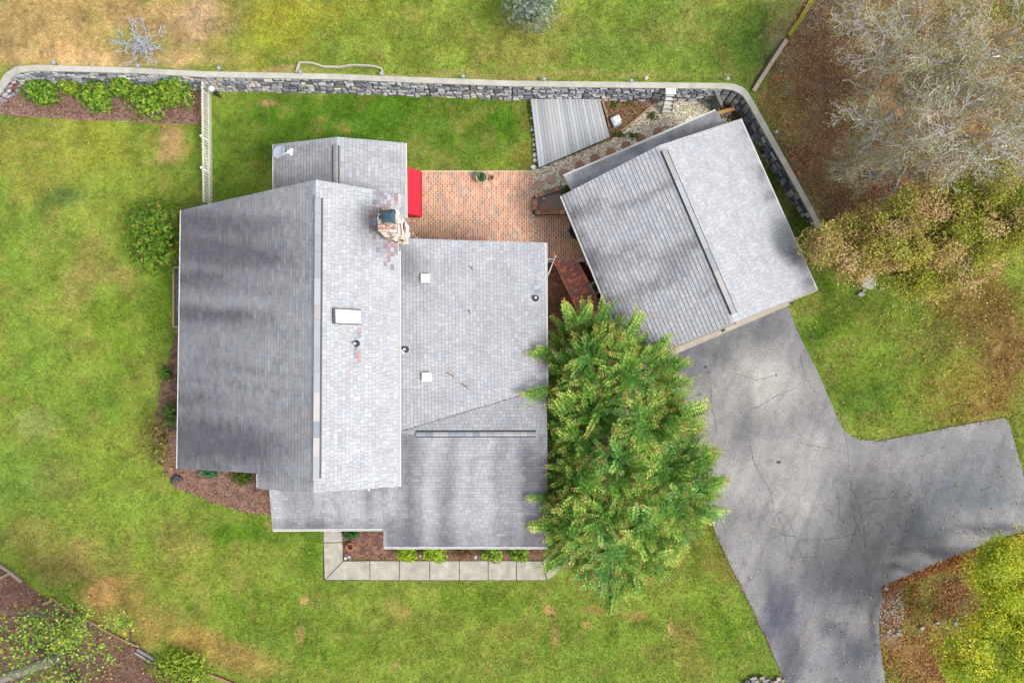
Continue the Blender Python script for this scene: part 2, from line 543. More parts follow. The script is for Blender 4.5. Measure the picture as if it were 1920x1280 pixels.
def lawn_col(px, py):
    px = np.asarray(px, float); py = np.asarray(py, float)
    wx = px + (fbm(px / 60, py / 60, 21, 5) - .5) * 110; wy = py + (fbm(px / 60, py / 60, 71, 5) - .5) * 110
    n1 = fbm(px / 150, py / 150, 3, 4)[..., None]
    base = S(112, 150, 46) * (1 - n1) + S(154, 164, 66) * n1
    for cx, cy, rx, ry, c, st in BLOBS:
        small = min(rx, ry) < 45
        ax = px * .75 + wx * .25 if small else wx; ay = py * .75 + wy * .25 if small else wy
        d = np.sqrt(((ax - cx) / rx) ** 2 + ((ay - cy) / ry) ** 2)
        k = (1 - sstep(0.35, 1.25, d)) * st
        k = k[..., None]
        base = base * (1 - k) + S(*c) * k
    # patchy growth at every scale
    n2 = fbm(px / 26, py / 26, 9, 5)[..., None] - .5
    n3 = fbm(px / 7, py / 7, 33, 3)[..., None] - .5
    dry = sstep(.56, .74, fbm(px / 34 + 9, py / 34, 19, 5))[..., None] * .42
    warm = S(176, 152, 92)
    base = base * (1 - dry) + (base * .35 + warm * .65) * dry
    g = sstep(.54, .7, fbm(px / 44, py / 44 + 40, 27, 5))[..., None] * .28
    base = base * (1 - g) + base * np.array([.70, .92, .62]) * g
    base = base * (1 + n2 * .7 + n3 * .55)
    g_ = base.mean(-1, keepdims=True)
    ang = (px * .55 + py) / 24.0 + fbm(px / 90, py / 90, 6) * 1.5
    base = (base * .94 + g_ * .06) * np.array([1.05, 1.0, 1.0]) * (1.13 + .035 * np.sin(ang))[..., None]
    return np.clip(base, .005, .9)


# ground sheet: dense where seen, growing to the horizon
def axis(lo, hi, st, far):
    a = list(np.arange(lo, hi + st, st)); s = st
    left = []; x = lo
    while x > -far: s *= 1.25; x -= s; left.append(x)
    s = st; right = []; x = a[-1]
    while x < far: s *= 1.25; x += s; right.append(x)
    return np.array(left[::-1] + a + right)


ax_ = axis(-28, 28, 0.13, 700); ay_ = axis(-18.5, 21.5, 0.13, 700)
GX, GY = np.meshgrid(ax_, ay_)
GZ = terrain(GX, GY)
pxg, pyg = proj(GX, GY, GZ)
near = (np.abs(GX) < 40) & (np.abs(GY) < 34)
gc = lawn_col(np.where(near, pxg, 500), np.where(near, pyg, 700))
GZ = GZ + (fbm(GX * 1.3, GY * 1.3, 4) - .5) * .03 * near - 0.02
ny, nx = GX.shape
idx = np.arange(nx * ny).reshape(ny, nx)
q = np.stack([idx[:-1, :-1], idx[:-1, 1:], idx[1:, 1:], idx[1:, :-1]], -1).reshape(-1, 4)
o = mesh_obj('ground', np.stack([GX, GY, GZ], -1).reshape(-1, 3), q, 'ground', None, gc.reshape(-1, 3), 'POINT', True, (0, 0, 0))
prop(o, kind='structure')

# ------------------------------------------------------------------ outlines on the ground
DRIVE = [(1196, 686), (1466, 566), (1480, 575), (1492, 615), (1512, 655), (1530, 690), (1548, 730), (1568, 778), (1580, 803), (1592, 815), (1612, 824), (1645, 827), (1700, 817), (1790, 799), (1882, 783), (1893, 796),
         (1908, 850), (1918, 885), (1940, 930), (2010, 960), (2010, 975), (1925, 996), (1885, 1004), (1800, 1038), (1730, 1068), (1682, 1087), (1664, 1099), (1655, 1120), (1649, 1150), (1648, 1190), (1652, 1230), (1662, 1290),
         (1690, 1420), (1540, 1420), (1476, 1284), (1458, 1245), (1425, 1172), (1388, 1098), (1343, 1003), (1336, 980), (1300, 890), (1240, 760)]
BED_NW = [(-30, 205), (2, 176), (20, 170), (36, 158), (70, 155), (200, 158), (384, 166), (386, 180), (386, 232), (300, 232), (240, 226), (160, 226), (100, 222), (40, 218), (0, 215), (-30, 220)]
BED_W = [(352, 606), (338, 606), (330, 620), (324, 650), (314, 690), (300, 720), (296, 760), (290, 800), (300, 860), (312, 890), (330, 915), (360, 925), (400, 942), (450, 958), (515, 968), (560, 968), (600, 880), (352, 860)]
BED_S = [(641, 960), (745, 960), (1000, 985), (1060, 960), (1130, 900), (1080, 620), (1040, 480), (1010, 480), (1010, 960), (1060, 1020), (1040, 1032), (990, 1050), (642, 1049)]
BED_S1 = [(641, 955), (1075, 955), (1082, 1000), (1058, 1020), (1036, 1034), (1015, 1050), (642, 1049)]
BED_E = [(1005, 500), (1022, 488), (1040, 490), (1070, 545), (1118, 640), (1168, 740), (1200, 850), (1130, 960), (1065, 1010), (1005, 1010)]
BED_G = [(1082, 489), (1128, 487), (1150, 540), (1200, 690), (1170, 720), (1130, 640)]
BED_SW = [(-40, 1045), (0, 1062), (35, 1085), (75, 1112), (110, 1136), (160, 1160), (215, 1190), (262, 1216), (300, 1240), (345, 1262), (390, 1290), (390, 1400), (-60, 1400)]
GRAVEL = [(999, 319), (1012, 316), (1146, 262), (1168, 246), (1228, 192), (1340, 188), (1372, 210), (1360, 290), (1100, 380), (1060, 362), (1042, 362), (999, 380)]
DIRT = [(1122, 184), (1234, 186), (1228, 194), (1168, 247), (1146, 262)]
DIRT_E = [(1325, 182), (1372, 186), (1396, 215), (1400, 260), (1380, 300), (1345, 240)]
PATIO = [(762, 323.5), (999, 319), (1000, 353), (1000, 404), (1100, 404), (1140, 492), (1030, 489), (990, 500), (745, 500), (745, 420)]
WALK = [(1035, 489), (1083, 487), (1210, 730), (1160, 745)]


def masks(px, py):
    m = np.zeros(np.shape(px), bool)
    for pl in (DRIVE, BED_NW, BED_W, BED_S1, BED_E, BED_G, BED_SW, GRAVEL, DIRT, PATIO, WALK,
               [(604, 990), (645, 990), (645, 1047), (1040, 1048), (1080, 1020), (1100, 1040), (1050, 1089), (606, 1088)],
               [(993, 184), (1127, 184), (1146, 258), (1010, 318)],
               [(355, 400), (760, 280), (762, 455), (1010, 455), (1010, 1010), (735, 1010), (735, 975), (525, 975), (525, 900), (350, 860)],
               [(1075, 380), (1380, 250), (1500, 545), (1200, 670)],
               [(338, 500), (352, 500), (352, 612), (326, 612), (326, 500)]):
        m |= inpoly(px, py, pl)
    return m


# asphalt
def drive_col(px, py):
    n = fbm(px / 55, py / 90, 61, 5)
    c = S(158, 158, 161) * (1 - n[..., None]) + S(182, 181, 182) * n[..., None]
    wx = px + (fbm(px / 22, py / 50, 5, 5) - .5) * 46; wy = py + (fbm(px / 40, py / 40, 15, 5) - .5) * 32
    for cx, cy, rx, ry, k, st in [
        (1430, 610, 90, 42, (124, 125, 134), .9), (1320, 660, 70, 40, (118, 120, 130), .85), (1290, 700, 50, 40, (128, 130, 140), .7), (1510, 660, 40, 80, (140, 142, 150), .5),
        (1440, 720, 85, 65, (212, 211, 208), .95), (1340, 750, 40, 70, (184, 184, 184), .6), (1400, 800, 22, 90, (132, 132, 136), .75), (1500, 850, 90, 60, (198, 198, 198), .75), (1390, 900, 50, 60, (196, 196, 196), .75), (1500, 930, 60, 60, (202, 202, 200), .75),
        (1800, 920, 120, 60, (122, 132, 140), .8), (1740, 990, 80, 50, (122, 130, 138), .75), (1850, 860, 80, 30, (130, 138, 146), .6), (1870, 992, 110, 12, (84, 90, 102), .7), (1770, 1034, 100, 12, (88, 92, 104), .7), (1700, 1066, 60, 14, (98, 102, 114), .7), (1760, 830, 120, 25, (142, 146, 154), .6),
        (1860, 940, 60, 22, (126, 142, 150), .6), (1640, 1000, 50, 50, (160, 160, 163), .5), (1560, 1100, 100, 50, (138, 140, 150), .6), (1480, 1150, 40, 70, (112, 116, 134), .8), (1450, 1150, 30, 90, (100, 102, 124), .8), (1560, 1150, 26, 80, (160, 160, 166), .8), (1600, 1220, 50, 50, (96, 102, 118), .8), (1640, 1170, 18, 90, (82, 84, 96), .8), (1530, 1240, 40, 50, (140, 142, 150), .6), (1480, 1240, 30, 60, (92, 96, 110), .8), (1600, 1280, 60, 30, (108, 110, 122), .7), (1560, 1180, 30, 20, (98, 102, 118), .6), (1380, 1040, 24, 60, (176, 176, 178), .7)]:
        d = np.sqrt(((wx - cx) / rx) ** 2 + ((wy - cy) / ry) ** 2)
        t = ((1 - sstep(.1, 1.35, d)) * st)[..., None]
        c = c * (1 - t) + S(*k) * t
    n2 = fbm(px / 9, py / 9, 31, 4)[..., None] - .5
    n3 = fbm(px / 26, py / 60, 47, 4)[..., None] - .5
    st = fbm((px * .92 + py * .39) / 9, (py * .92 - px * .39) / 120, 58, 4)[..., None] - .5
    return c * (1 + n2 * .4 + n3 * .3 + st * .4) * .83 * np.array([1.02, 1.0, .97])


drive = sheet('driveway', DRIVE, 0.03, 'asphalt', drive_col, step=5, edge=0.5, thick=0.06)
CRACKS = [[(1500, 830), (1560, 842), (1590, 850)], [(1598, 950), (1640, 935), (1700, 930)], [(1440, 1010), (1465, 1000), (1500, 1008)], [(1530, 1045), (1545, 1075), (1540, 1100)], [(1345, 850), (1380, 862), (1412, 860)], [(1628, 1055), (1622, 1090), (1632, 1120)], [(1560, 900), (1575, 940), (1570, 985)], [(1500, 660), (1506, 700), (1530, 735)], [(1380, 700), (1420, 712), (1450, 705)], [(1578, 770), (1590, 850), (1594, 900), (1598, 950), (1606, 985), (1620, 1010), (1632, 1065)], [(1606, 985), (1600, 1000), (1612, 1030), (1628, 1055)], [(1410, 855), (1425, 890), (1442, 915), (1452, 955), (1470, 990), (1478, 1045)],
          [(1400, 800), (1412, 860)], [(1452, 958), (1420, 972), (1395, 980)], [(1478, 965), (1490, 1010), (1502, 1040), (1510, 1065)], [(1492, 1012), (1550, 1011), (1605, 1002)], [(1750, 920), (1785, 912), (1815, 902)], [(1410, 768), (1450, 745), (1490, 728)],
          [(1395, 1092), (1440, 1068)], [(1625, 960), (1660, 957)], [(1480, 1043), (1528, 1045), (1530, 1030)], [(1330, 690), (1335, 760), (1345, 810)], [(1560, 1130), (1640, 1128)], [(1402, 950), (1408, 975)], [(1594, 900), (1612, 950), (1622, 1000)]]
cb = MB()
for ck in CRACKS:
    qx = resample(ck, 4, False)
    nz = np.array([random.gauss(0, 1.1) for _ in qx]); nz2 = np.array([random.gauss(0, 1.1) for _ in qx])
    qx = qx + np.c_[nz, nz2]
    wd = random.uniform(.014, .026)
    pts = [P(a, b, 0.037) for a, b in qx]
    for i in range(len(pts) - 1):
        d = (pts[i + 1] - pts[i]); s = Vector((-d.y, d.x, 0)).normalized() * wd / 2 * random.uniform(.4, 1.5)
        s2 = s * random.uniform(.6, 1.3)
        cb.add([pts[i] - s, pts[i] + s, pts[i + 1] + s2, pts[i + 1] - s2], [[0, 3, 2, 1]])
o = cb.obj('crack', mat_attr('crack_mat', 0.95, 20, .2, col=(.11, .11, .108)), drive); o['kind'] = 'stuff'
# oil marks
for (a, b, r) in ((1323, 688, 3.2), (1328, 698, 2.2), (1455, 703, 2.0), (1460, 866, 4.0)):
    m_ = MB(); c = P(a, b, .036)
    m_.add([c + Vector((math.cos(t) * r * .025 * random.uniform(.7, 1.5), math.sin(t) * r * .025 * random.uniform(.5, 1.1), 0)) for t in np.linspace(0, 2 * math.pi, 12, endpoint=False)], [list(range(12))])
    m_.obj('oil_spot', mat_attr('oil_mat', 0.7, 20, .2, col=(.045, .045, .05)), drive)


# beds
def mulch_col(c1, c2):
    def fn(px, py):
        n = fbm(px / 9, py / 9, 41, 4)[..., None]; m = fbm(px / 2.5, py / 2.5, 43, 2)[..., None]
        return (S(*c1) * (1 - n) + S(*c2) * n) * (.6 + .8 * m)
    return fn


beds = []
for nm, pl, c1, c2 in (('mulch_bed', BED_NW, (146, 112, 98), (186, 152, 136)), ('mulch_bed', BED_W, (136, 102, 90), (182, 146, 126)), ('mulch_bed', BED_S1, (126, 92, 80), (176, 136, 116)),
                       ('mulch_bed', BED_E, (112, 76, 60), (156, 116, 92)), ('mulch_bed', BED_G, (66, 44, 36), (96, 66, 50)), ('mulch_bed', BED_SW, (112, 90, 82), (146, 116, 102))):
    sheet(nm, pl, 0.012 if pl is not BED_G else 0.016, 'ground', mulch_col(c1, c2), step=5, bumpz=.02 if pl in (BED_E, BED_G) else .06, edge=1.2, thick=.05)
sheet('gravel_bed', GRAVEL, 0.008, 'ground', mulch_col((210, 194, 160), (250, 242, 216)), step=5, bumpz=.04, thick=.05)
sheet('dirt_patch', DIRT, 0.014, 'ground', mulch_col((140, 112, 84), (184, 152, 118)), step=5, bumpz=.05, thick=.05)
sheet('dirt_patch', DIRT_E, 0.005, 'ground', mulch_col((92, 66, 52), (120, 96, 60)), step=5, bumpz=.05, thick=.05)


def scatter(name, poly, n, size, cols, mat='litter', z0=.02, kind='stuff', flat=.5, label=None, aspect=.6, dens=None, zf=None, cat=None, lift=.04):
    """small loose bits (chips, leaves, pebbles) lying over an outline"""
    pl = np.array(poly, float); x0, y0 = pl.min(0); x1, y1 = pl.max(0)
    X = []; Y = []
    k = 0
    while k < n:
        a = rng.uniform(x0, x1, n * 2); b = rng.uniform(y0, y1, n * 2)
        s = inpoly(a, b, poly)
        if dens is not None: s &= rng.uniform(0, 1, n * 2) < dens(a, b)
        X.append(a[s]); Y.append(b[s]); k += s.sum()
    X = np.concatenate(X)[:n]; Y = np.concatenate(Y)[:n]
    z = np.zeros(n)
    if zf is None:
        p = np.array([P(a, b, 0) for a, b in zip(X, Y)])
    else:
        p = G_np(X, Y); k_ = np.abs(terrain(p[:, 0], p[:, 1]) - p[:, 2]) < .05; p = p[k_]; n = len(p)
    p[:, 2] += z0 + rng.uniform(0, lift, n)
    L = rng.uniform(size[0], size[1], n)
    az = rng.uniform(0, 2 * np.pi, n); el = rng.normal(0, flat, n)
    d = np.c_[np.cos(az) * np.cos(el), np.sin(az) * np.cos(el), np.sin(el)]
    nn = np.c_[rng.normal(0, flat, (n, 2)), np.ones(n)]
    c = np.array(cols)[rng.integers(0, len(cols), n)] * rng.uniform(.7, 1.3, (n, 1))
    return leaf_mesh(name, p, d, nn, L, L * aspect, c, mat, None, label, cat, kind)


def leaf_mesh(name, p, d, nn, L, W, c, mat='leaf', parent=None, label=None, cat=None, kind=None, fold=.15, group=None):
    p = np.asarray(p, float); d = d / np.linalg.norm(d, axis=1, keepdims=True)
    s = np.cross(d, nn); s /= (np.linalg.norm(s, axis=1, keepdims=True) + 1e-9)
    u = np.cross(s, d)
    L = np.asarray(L)[:, None]; W = np.asarray(W)[:, None]
    a = p; b = p + d * L * .45 + s * W * .5 + u * W * fold; e = p + d * L; f = p + d * L * .45 - s * W * .5 + u * W * fold
    V = np.stack([a, b, e, f], 1).reshape(-1, 3)
    n = len(p); i = np.arange(n) * 4
    q = np.c_[np.c_[i, i + 1, i + 2], np.c_[i, i + 2, i + 3]].reshape(-1, 3)
    cc = np.repeat(c, 2, axis=0)
    o = mesh_obj(name, V, q, mat, parent, cc, 'FACE')
    prop(o, label, cat, group, kind)
    return o


def mulch_chips(poly, n, c):
    scatter('mulch', poly, n, (.04, .12), c, 'litter', .03, flat=.35, aspect=.35, lift=.03)


scatter('soil_clods', DIRT, 1500, (.03, .09), [S(170, 136, 104), S(120, 92, 70), S(196, 168, 136), S(90, 66, 52), S(190, 130, 80)], 'litter', .04, flat=.4, aspect=.7)
scatter('soil_clods', DIRT_E, 900, (.04, .1), [S(150, 96, 70), S(110, 80, 60), S(90, 100, 50), S(90, 60, 50)], 'litter', .03, flat=.4, aspect=.7)
scatter('fallen_leaves', GRAVEL, 260, (.04, .08), [S(120, 140, 60), S(170, 120, 80), S(100, 110, 60)], 'litter', .06, flat=.4, aspect=.6)


mulch_chips(BED_NW, 9000, [S(150, 118, 104), S(198, 166, 150), S(104, 74, 64), S(176, 142, 120), S(90, 62, 54)])
mulch_chips(BED_W, 6500, [S(150, 118, 104), S(190, 158, 138), S(104, 74, 64), S(168, 130, 108), S(90, 62, 54)])
mulch_chips(BED_S1, 6000, [S(140, 104, 92), S(186, 150, 132), S(94, 64, 56), S(168, 124, 104), S(80, 54, 48)])
mulch_chips(BED_E, 6000, [S(130, 92, 74), S(172, 134, 110), S(90, 60, 50), S(160, 100, 70)])
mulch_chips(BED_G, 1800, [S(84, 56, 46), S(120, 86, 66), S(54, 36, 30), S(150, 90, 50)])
mulch_chips(BED_SW, 9000, [S(126, 104, 96), S(160, 124, 104), S(84, 66, 62), S(170, 126, 96), S(110, 90, 86)])

# white gravel: real pebbles
def pebbles(name, poly, n, r, cols, dens=None, z0=.02, mat='stone'):
    pl = np.array(poly, float); x0, y0 = pl.min(0); x1, y1 = pl.max(0)
    V = []; Fq = []; C = []
    base = np.array([(1, 0, 0), (0, 1, 0), (-1, 0, 0), (0, -1, 0), (0, 0, .7), (0, 0, -.3)], float)
    fc = np.array([(0, 1, 4), (1, 2, 4), (2, 3, 4), (3, 0, 4)])
    a = rng.uniform(x0, x1, n * 4); b = rng.uniform(y0, y1, n * 4)
    s = inpoly(a, b, poly)
    if dens is not None: s &= rng.uniform(0, 1, n * 4) < dens(a, b)
    a = a[s][:n]; b = b[s][:n]
    for x, y in zip(a, b):
        p = P(x, y, z0); rr = random.uniform(*r); t = random.uniform(0, 6.28)
        m = base * rr * np.array([1, random.uniform(.6, 1), .8])
        R = np.array([[math.cos(t), -math.sin(t), 0], [math.sin(t), math.cos(t), 0], [0, 0, 1]])
        Fq.append(fc + len(V) * 6)
        V.append(m @ R.T + np.array(p)); C.append(np.tile(cols[random.randrange(len(cols))] * random.uniform(.75, 1.15), (4, 1)))
    o = mesh_obj(name, np.concatenate(V), np.concatenate(Fq), mat, None, np.concatenate(C), 'FACE')
    o['kind'] = 'stuff'


pebbles('white_gravel', GRAVEL, 22000, (.022, .045), [S(240, 232, 212, 1.25), S(228, 216, 186, 1.3), S(248, 244, 234, 1.2), S(200, 180, 140), S(150, 134, 104)], dens=lambda a, b: .35 + .65 * (1 - sstep(1080, 1330, a)) + .35 * (fbm(a / 18, b / 18, 8) > .5))

# ------------------------------------------------------------------ grass blades
N = 620000
bx = rng.uniform(-100, 2020, N * 2); by = rng.uniform(-80, 1360, N * 2)
keep = ~masks(bx, by)
# none in the woodland floor's bare spots
wood = inpoly(bx, by, [(1412, 172), (1540, -80), (1850, -80), (2040, 60), (2040, 440), (1700, 400), (1560, 420), (1540, 420)])
keep &= ~(wood & (rng.uniform(0, 1, bx.size) < .8))
se = inpoly(bx, by, [(1660, 1100), (1920, 1000), (2040, 1000), (2040, 1400), (1700, 1400), (1650, 1200)])
keep &= ~(se & (rng.uniform(0, 1, bx.size) < .5))
# keep off the wall itself
X0 = (bx - 960) / F * H
bx = bx[keep][:N]; by = by[keep][:N]


gp = G_np(bx, by)
_ok = np.abs(terrain(gp[:, 0], gp[:, 1]) - gp[:, 2]) < .05
gp = gp[_ok]; bx = bx[_ok]; by = by[_ok]
# drop blades that would stand inside the wall body
dm = np.full(len(gp), 1e9)
for i in range(len(wm) - 1):
    ax, ay = wm[i].x, wm[i].y; cx, cy = wm[i + 1].x, wm[i + 1].y
    t = np.clip(((gp[:, 0] - ax) * (cx - ax) + (gp[:, 1] - ay) * (cy - ay)) / ((cx - ax) ** 2 + (cy - ay) ** 2), 0, 1)
    dm = np.minimum(dm, np.hypot(gp[:, 0] - ax - t * (cx - ax), gp[:, 1] - ay - t * (cy - ay)))
ok = dm > .2
gp = gp[ok]; bx = bx[ok]; by = by[ok]
n = len(gp)
c = lawn_col(bx, by) * rng.uniform(.5, 2.0, (n, 1)) * np.array([1.0, 1.05, .95])
c *= 1 + rng.normal(0, .12, (n, 3))
az = rng.uniform(0, 2 * np.pi, n); el = rng.uniform(.25, 1.25, n); L = rng.uniform(.05, .11, n); W = rng.uniform(.016, .034, n)
d = np.c_[np.cos(az) * np.cos(el), np.sin(az) * np.cos(el), np.sin(el)]
s = np.c_[-np.sin(az), np.cos(az), np.zeros(n)] * W[:, None] * .5
b0 = gp + np.array([0, 0, -.02])
V = np.stack([b0 - s, b0 + s, b0 + d * L[:, None]], 1).reshape(-1, 3)
o = mesh_obj('grass', V, np.arange(n * 3).reshape(-1, 3), 'grass', None, c, 'FACE')
prop(o, kind='stuff')

# ------------------------------------------------------------------ fallen leaves
LV = [S(196, 128, 70), S(176, 100, 60), S(214, 160, 90), S(150, 86, 56), S(222, 186, 96), S(130, 80, 56), S(190, 120, 90)]
WOODS = [(1414, 168), (1470, 75), (1520, -40), (1990, -40), (1990, 470), (1560, 470), (1545, 425), (1480, 300), (1420, 190)]
scatter('fallen_leaves', WOODS, 62000, (.04, .09), [c * 1.35 * np.array([.92, 1, 1.02]) for c in (S(184, 134, 92), S(166, 112, 84), S(198, 154, 100), S(144, 96, 80), S(126, 92, 76), S(166, 140, 92), S(112, 84, 70), S(196, 120, 84), S(214, 170, 110))], z0=.02, zf=1, aspect=.7, dens=lambda a, b: .4 + .6 * sstep(.35, .6, fbm(a / 26, b / 26, 77)))
scatter('fallen_leaves', [(1655, 1095), (1800, 1045), (2000, 985), (2000, 1340), (1665, 1340), (1650, 1200)], 15000, (.05, .11), LV + [S(140, 96, 56)], aspect=.6, dens=lambda a, b: .25 + .75 * sstep(.35, .6, fbm(a / 30, b / 30, 17)))
scatter('fallen_leaves', [(1650, 1105), (1665, 1094), (1800, 1036), (1930, 995), (1930, 1010), (1810, 1052), (1680, 1104), (1662, 1130)], 3200, (.05, .1), LV, aspect=.6)
scatter('fallen_leaves', DRIVE, 750, (.05, .11), LV + [S(236, 216, 120), S(230, 200, 150)], z0=.035, aspect=.6, dens=lambda a, b: .03 + .97 * sstep(1480, 1700, a) * sstep(820, 900, b) + .3 * sstep(1000, 1200, b))
for edge in ([(1480, 575), (1492, 615), (1530, 690), (1568, 778), (1592, 815), (1645, 828), (1790, 800), (1882, 784), (1900, 820), (1920, 890)], [(1336, 985), (1343, 1003), (1388, 1098), (1425, 1172), (1476, 1284)]):
    pl = [(a + 1, b - 3) for a, b in edge] + [(a + 3 if i < 5 else a, b + 2) for i, (a, b) in enumerate(edge)][::-1]
    scatter('fallen_leaves', pl, 170, (.04, .09), LV, z0=.03, aspect=.6)
scatter('fallen_leaves', [(1490, 560), (1920, 540), (1925, 900), (1890, 780), (1600, 820), (1500, 640)], 1500, (.05, .11), LV + [S(236, 216, 120)], z0=.05, aspect=.6, dens=lambda a, b: .15 + .85 * sstep(1600, 1850, a))
scatter('fallen_leaves', [(0, 230), (330, 500), (300, 900), (600, 1000), (600, 1100), (1340, 1100), (1460, 1280), (0, 1280)], 900, (.05, .1), LV + [S(236, 200, 110), S(220, 120, 60)], z0=.06, aspect=.6, dens=lambda a, b: .25 + .75 * sstep(900, 1100, b))
scatter('fallen_leaves', [(400, 5), (1500, 5), (1410, 150), (420, 130)], 160, (.05, .1), LV, z0=.06, aspect=.6, zf=1)
scatter('fallen_leaves', BED_SW, 2600, (.06, .12), LV, z0=.07, aspect=.6)
scatter('fallen_leaves', [(1280, 690), (1330, 985), (1420, 1170), (1100, 1150), (1050, 1090)], 260, (.05, .1), LV, z0=.06, aspect=.6)


# ------------------------------------------------------------------ stones on a face
def stone_piece(c, ux, uy, nrm, w_, h_, dep, col, p=.42, lo=.84):
    """irregular lump on a face"""
    k = 8; ring = []
    for i in range(k):
        a = 2 * math.pi * (i + .5) / k
        ca, sa = math.cos(a), math.sin(a)
        x = math.copysign(abs(ca) ** p, ca) * w_ / 2 * random.uniform(lo, 1.0)
        y = math.copysign(abs(sa) ** p, sa) * h_ / 2 * random.uniform(lo - .02, 1.0)
        ring.append((x, y))
    vs = []
    tx, ty = random.uniform(-.015, .015), random.uniform(-.02, .02)
    for sc, dd in ((1, -.06), (.98, dep * .6), (.8, dep)):
        for x, y in ring:
            vs.append(c + ux * x * sc + uy * y * sc + nrm * (dd + (tx * x / w_ + ty * y / h_ if dd > 0 else 0) * 2))
    fs = []
    for r in range(2):
        for i in range(k):
            j = (i + 1) % k
            fs.append([r * k + i, r * k + j, (r + 1) * k + j, (r + 1) * k + i])
    fs.append([2 * k + i for i in range(k)])
    return ([tuple(v) for v in vs], fs, np.tile(col * random.uniform(.75, 1.2), (len(vs), 1)))


def stone_face(b0, b1, t0, t1, hr, wr, cols, dep=(.02, .06), gap=.02, phase=0):
    b0, b1, t0, t1 = map(Vector, (b0, b1, t0, t1))
    out = []
    Ht = ((t0 - b0).length + (t1 - b1).length) / 2; Lt = (b1 - b0).length
    if Lt < .05 or Ht < .05: return out
    ux = (b1 - b0).normalized(); uy0 = (t0 - b0).normalized(); nrm = ux.cross(uy0).normalized()
    y = 0
    while y < Ht - .04:
        h = random.uniform(*hr)
        if y + h > Ht - hr[0] * .6: h = Ht - y
        x = 0
        while x < Lt - .03:
            w_ = random.uniform(*wr)
            if x + w_ > Lt - wr[0] * .6: w_ = Lt - x
            u = (x + w_ / 2) / Lt; v = (y + h / 2) / Ht
            c = (b0 * (1 - u) + b1 * u) * (1 - v) + (t0 * (1 - u) + t1 * u) * v
            if random.random() < .3 and h > hr[0] * 1.3:
                f = random.uniform(.4, .6)
                for off, hh in ((-h / 2 + h * f / 2, h * f), (h / 2 - h * (1 - f) / 2, h * (1 - f))):
                    out.append(stone_piece(c + uy0 * off, ux, uy0, nrm, w_ - gap, hh - gap, random.uniform(*dep), cols[random.randrange(len(cols))]))
            else:
                out.append(stone_piece(c, ux, uy0, nrm, w_ - gap, h - gap, random.uniform(*dep), cols[random.randrange(len(cols))]))
            x += w_
        y += h
    return out


# ------------------------------------------------------------------ retaining wall
rw = empty('retaining_wall', (0, wm[9].y, 0), 'long grey fieldstone retaining wall with a pale concrete coping behind the house', 'retaining wall')
WC = [c * 1.7 * np.array([1.04, 1, .95]) for c in (S(150, 154, 166), S(122, 126, 140), S(176, 178, 184), S(98, 102, 114), S(188, 182, 170), S(134, 140, 156), S(164, 166, 170), S(112, 114, 122))]
DC = [c * 1.9 * np.array([1.05, 1, .92]) for c in (S(112, 120, 136), S(84, 90, 104), S(134, 142, 156), S(66, 72, 84), S(120, 120, 118), S(96, 104, 122))]
items = []
core = MB()
for i in range(len(WALL) - 1):
    a, b = wi[i], wi[i + 1]
    dirv = (b - a); L = math.hypot(dirv.x, dirv.y)
    nrm = Vector((dirv.y, -dirv.x, 0)).normalized()
    off = .03
    at = Vector((a.x, a.y, wh[i] - .09)) - nrm * off; bt = Vector((b.x, b.y, wh[i + 1] - .09)) - nrm * off
    ab = Vector((a.x, a.y, -.05)) + nrm * .05; bb = Vector((b.x, b.y, -.05)) + nrm * .05
    cols_ = DC if i >= 16 else WC
    items += stone_face(ab, bb, at, bt, (.12, .27), (.2, .5), cols_, (.02, .07), .02)
    ao = Vector((wo[i].x, wo[i].y, -.1)); bo = Vector((wo[i + 1].x, wo[i + 1].y, -.1))
    ai = Vector((a.x, a.y, -.1)) - nrm * .0; bi = Vector((b.x, b.y, -.1)) - nrm * .0
    core.add([ai, bi, bo, ao, at, bt, Vector((bo.x, bo.y, wh[i + 1] - .09)), Vector((ao.x, ao.y, wh[i] - .09))], BOXF)
core.obj('core', 'core', rw)
pieces('stone', items, 'stone', rw, 300, 'stone_infill')
# coping in lengths
dist = 0
for i in range(len(WALL) - 1):
    a0, a1, b0_, b1_ = wo[i], wi[i], wo[i + 1], wi[i + 1]
    L = (b0_ - a0).length; k = max(1, round(L / 1.8))
    for j in range(k):
        t0, t1 = j / k, (j + 1) / k
        g0 = .0 if j == 0 else .004 / L; g1 = .004 / L
        q = []
        for t in (t0 + g0, t1 - g1):
            q.append((a0.lerp(b0_, t), a1.lerp(b1_, t)))
        m = MB()
        (o0, i0), (o1, i1) = q
        n_ = Vector(((b1_ - a1).y, -(b1_ - a1).x, 0)).normalized() * .02
        jz = random.uniform(-.006, .006)
        dz = Vector((0, 0, .08)); z_ = Vector((0, 0, jz))
        vs = [i0 + n_ - dz, i1 + n_ - dz, o1 - n_ * .6 - dz, o0 - n_ * .6 - dz, i0 + n_ + z_, i1 + n_ + z_, o1 - n_ * .6 + z_, o0 - n_ * .6 + z_]
        m.add(vs, BOXF, S(212, 208, 196) * random.uniform(.92, 1.06))
        m.obj('coping', 'concrete', rw)


# ------------------------------------------------------------------ roofs
class Plane:
    def __init__(s, a, b, c):
        s.o = Vector(a); s.n = (Vector(b) - s.o).cross(Vector(c) - s.o).normalized()
        if s.n.z < 0: s.n = -s.n
        s.u = Vector((Vector(b) - s.o)).normalized()
        s.v = s.n.cross(s.u)
        if s.v.z > 0: s.v = -s.v                     # v runs down the slope

    def px(s, px, py, off=0):
        d = Vector(ray(px, py)); c = Vector((0, 0, H))
        t = (s.o + s.n * off - c).dot(s.n) / d.dot(s.n)
        return c + d * t

    def uv(s, p): q = Vector(p) - s.o; return (q.dot(s.u), q.dot(s.v))

    def at(s, u, v, w=0): return s.o + s.u * u + s.v * v + s.n * w


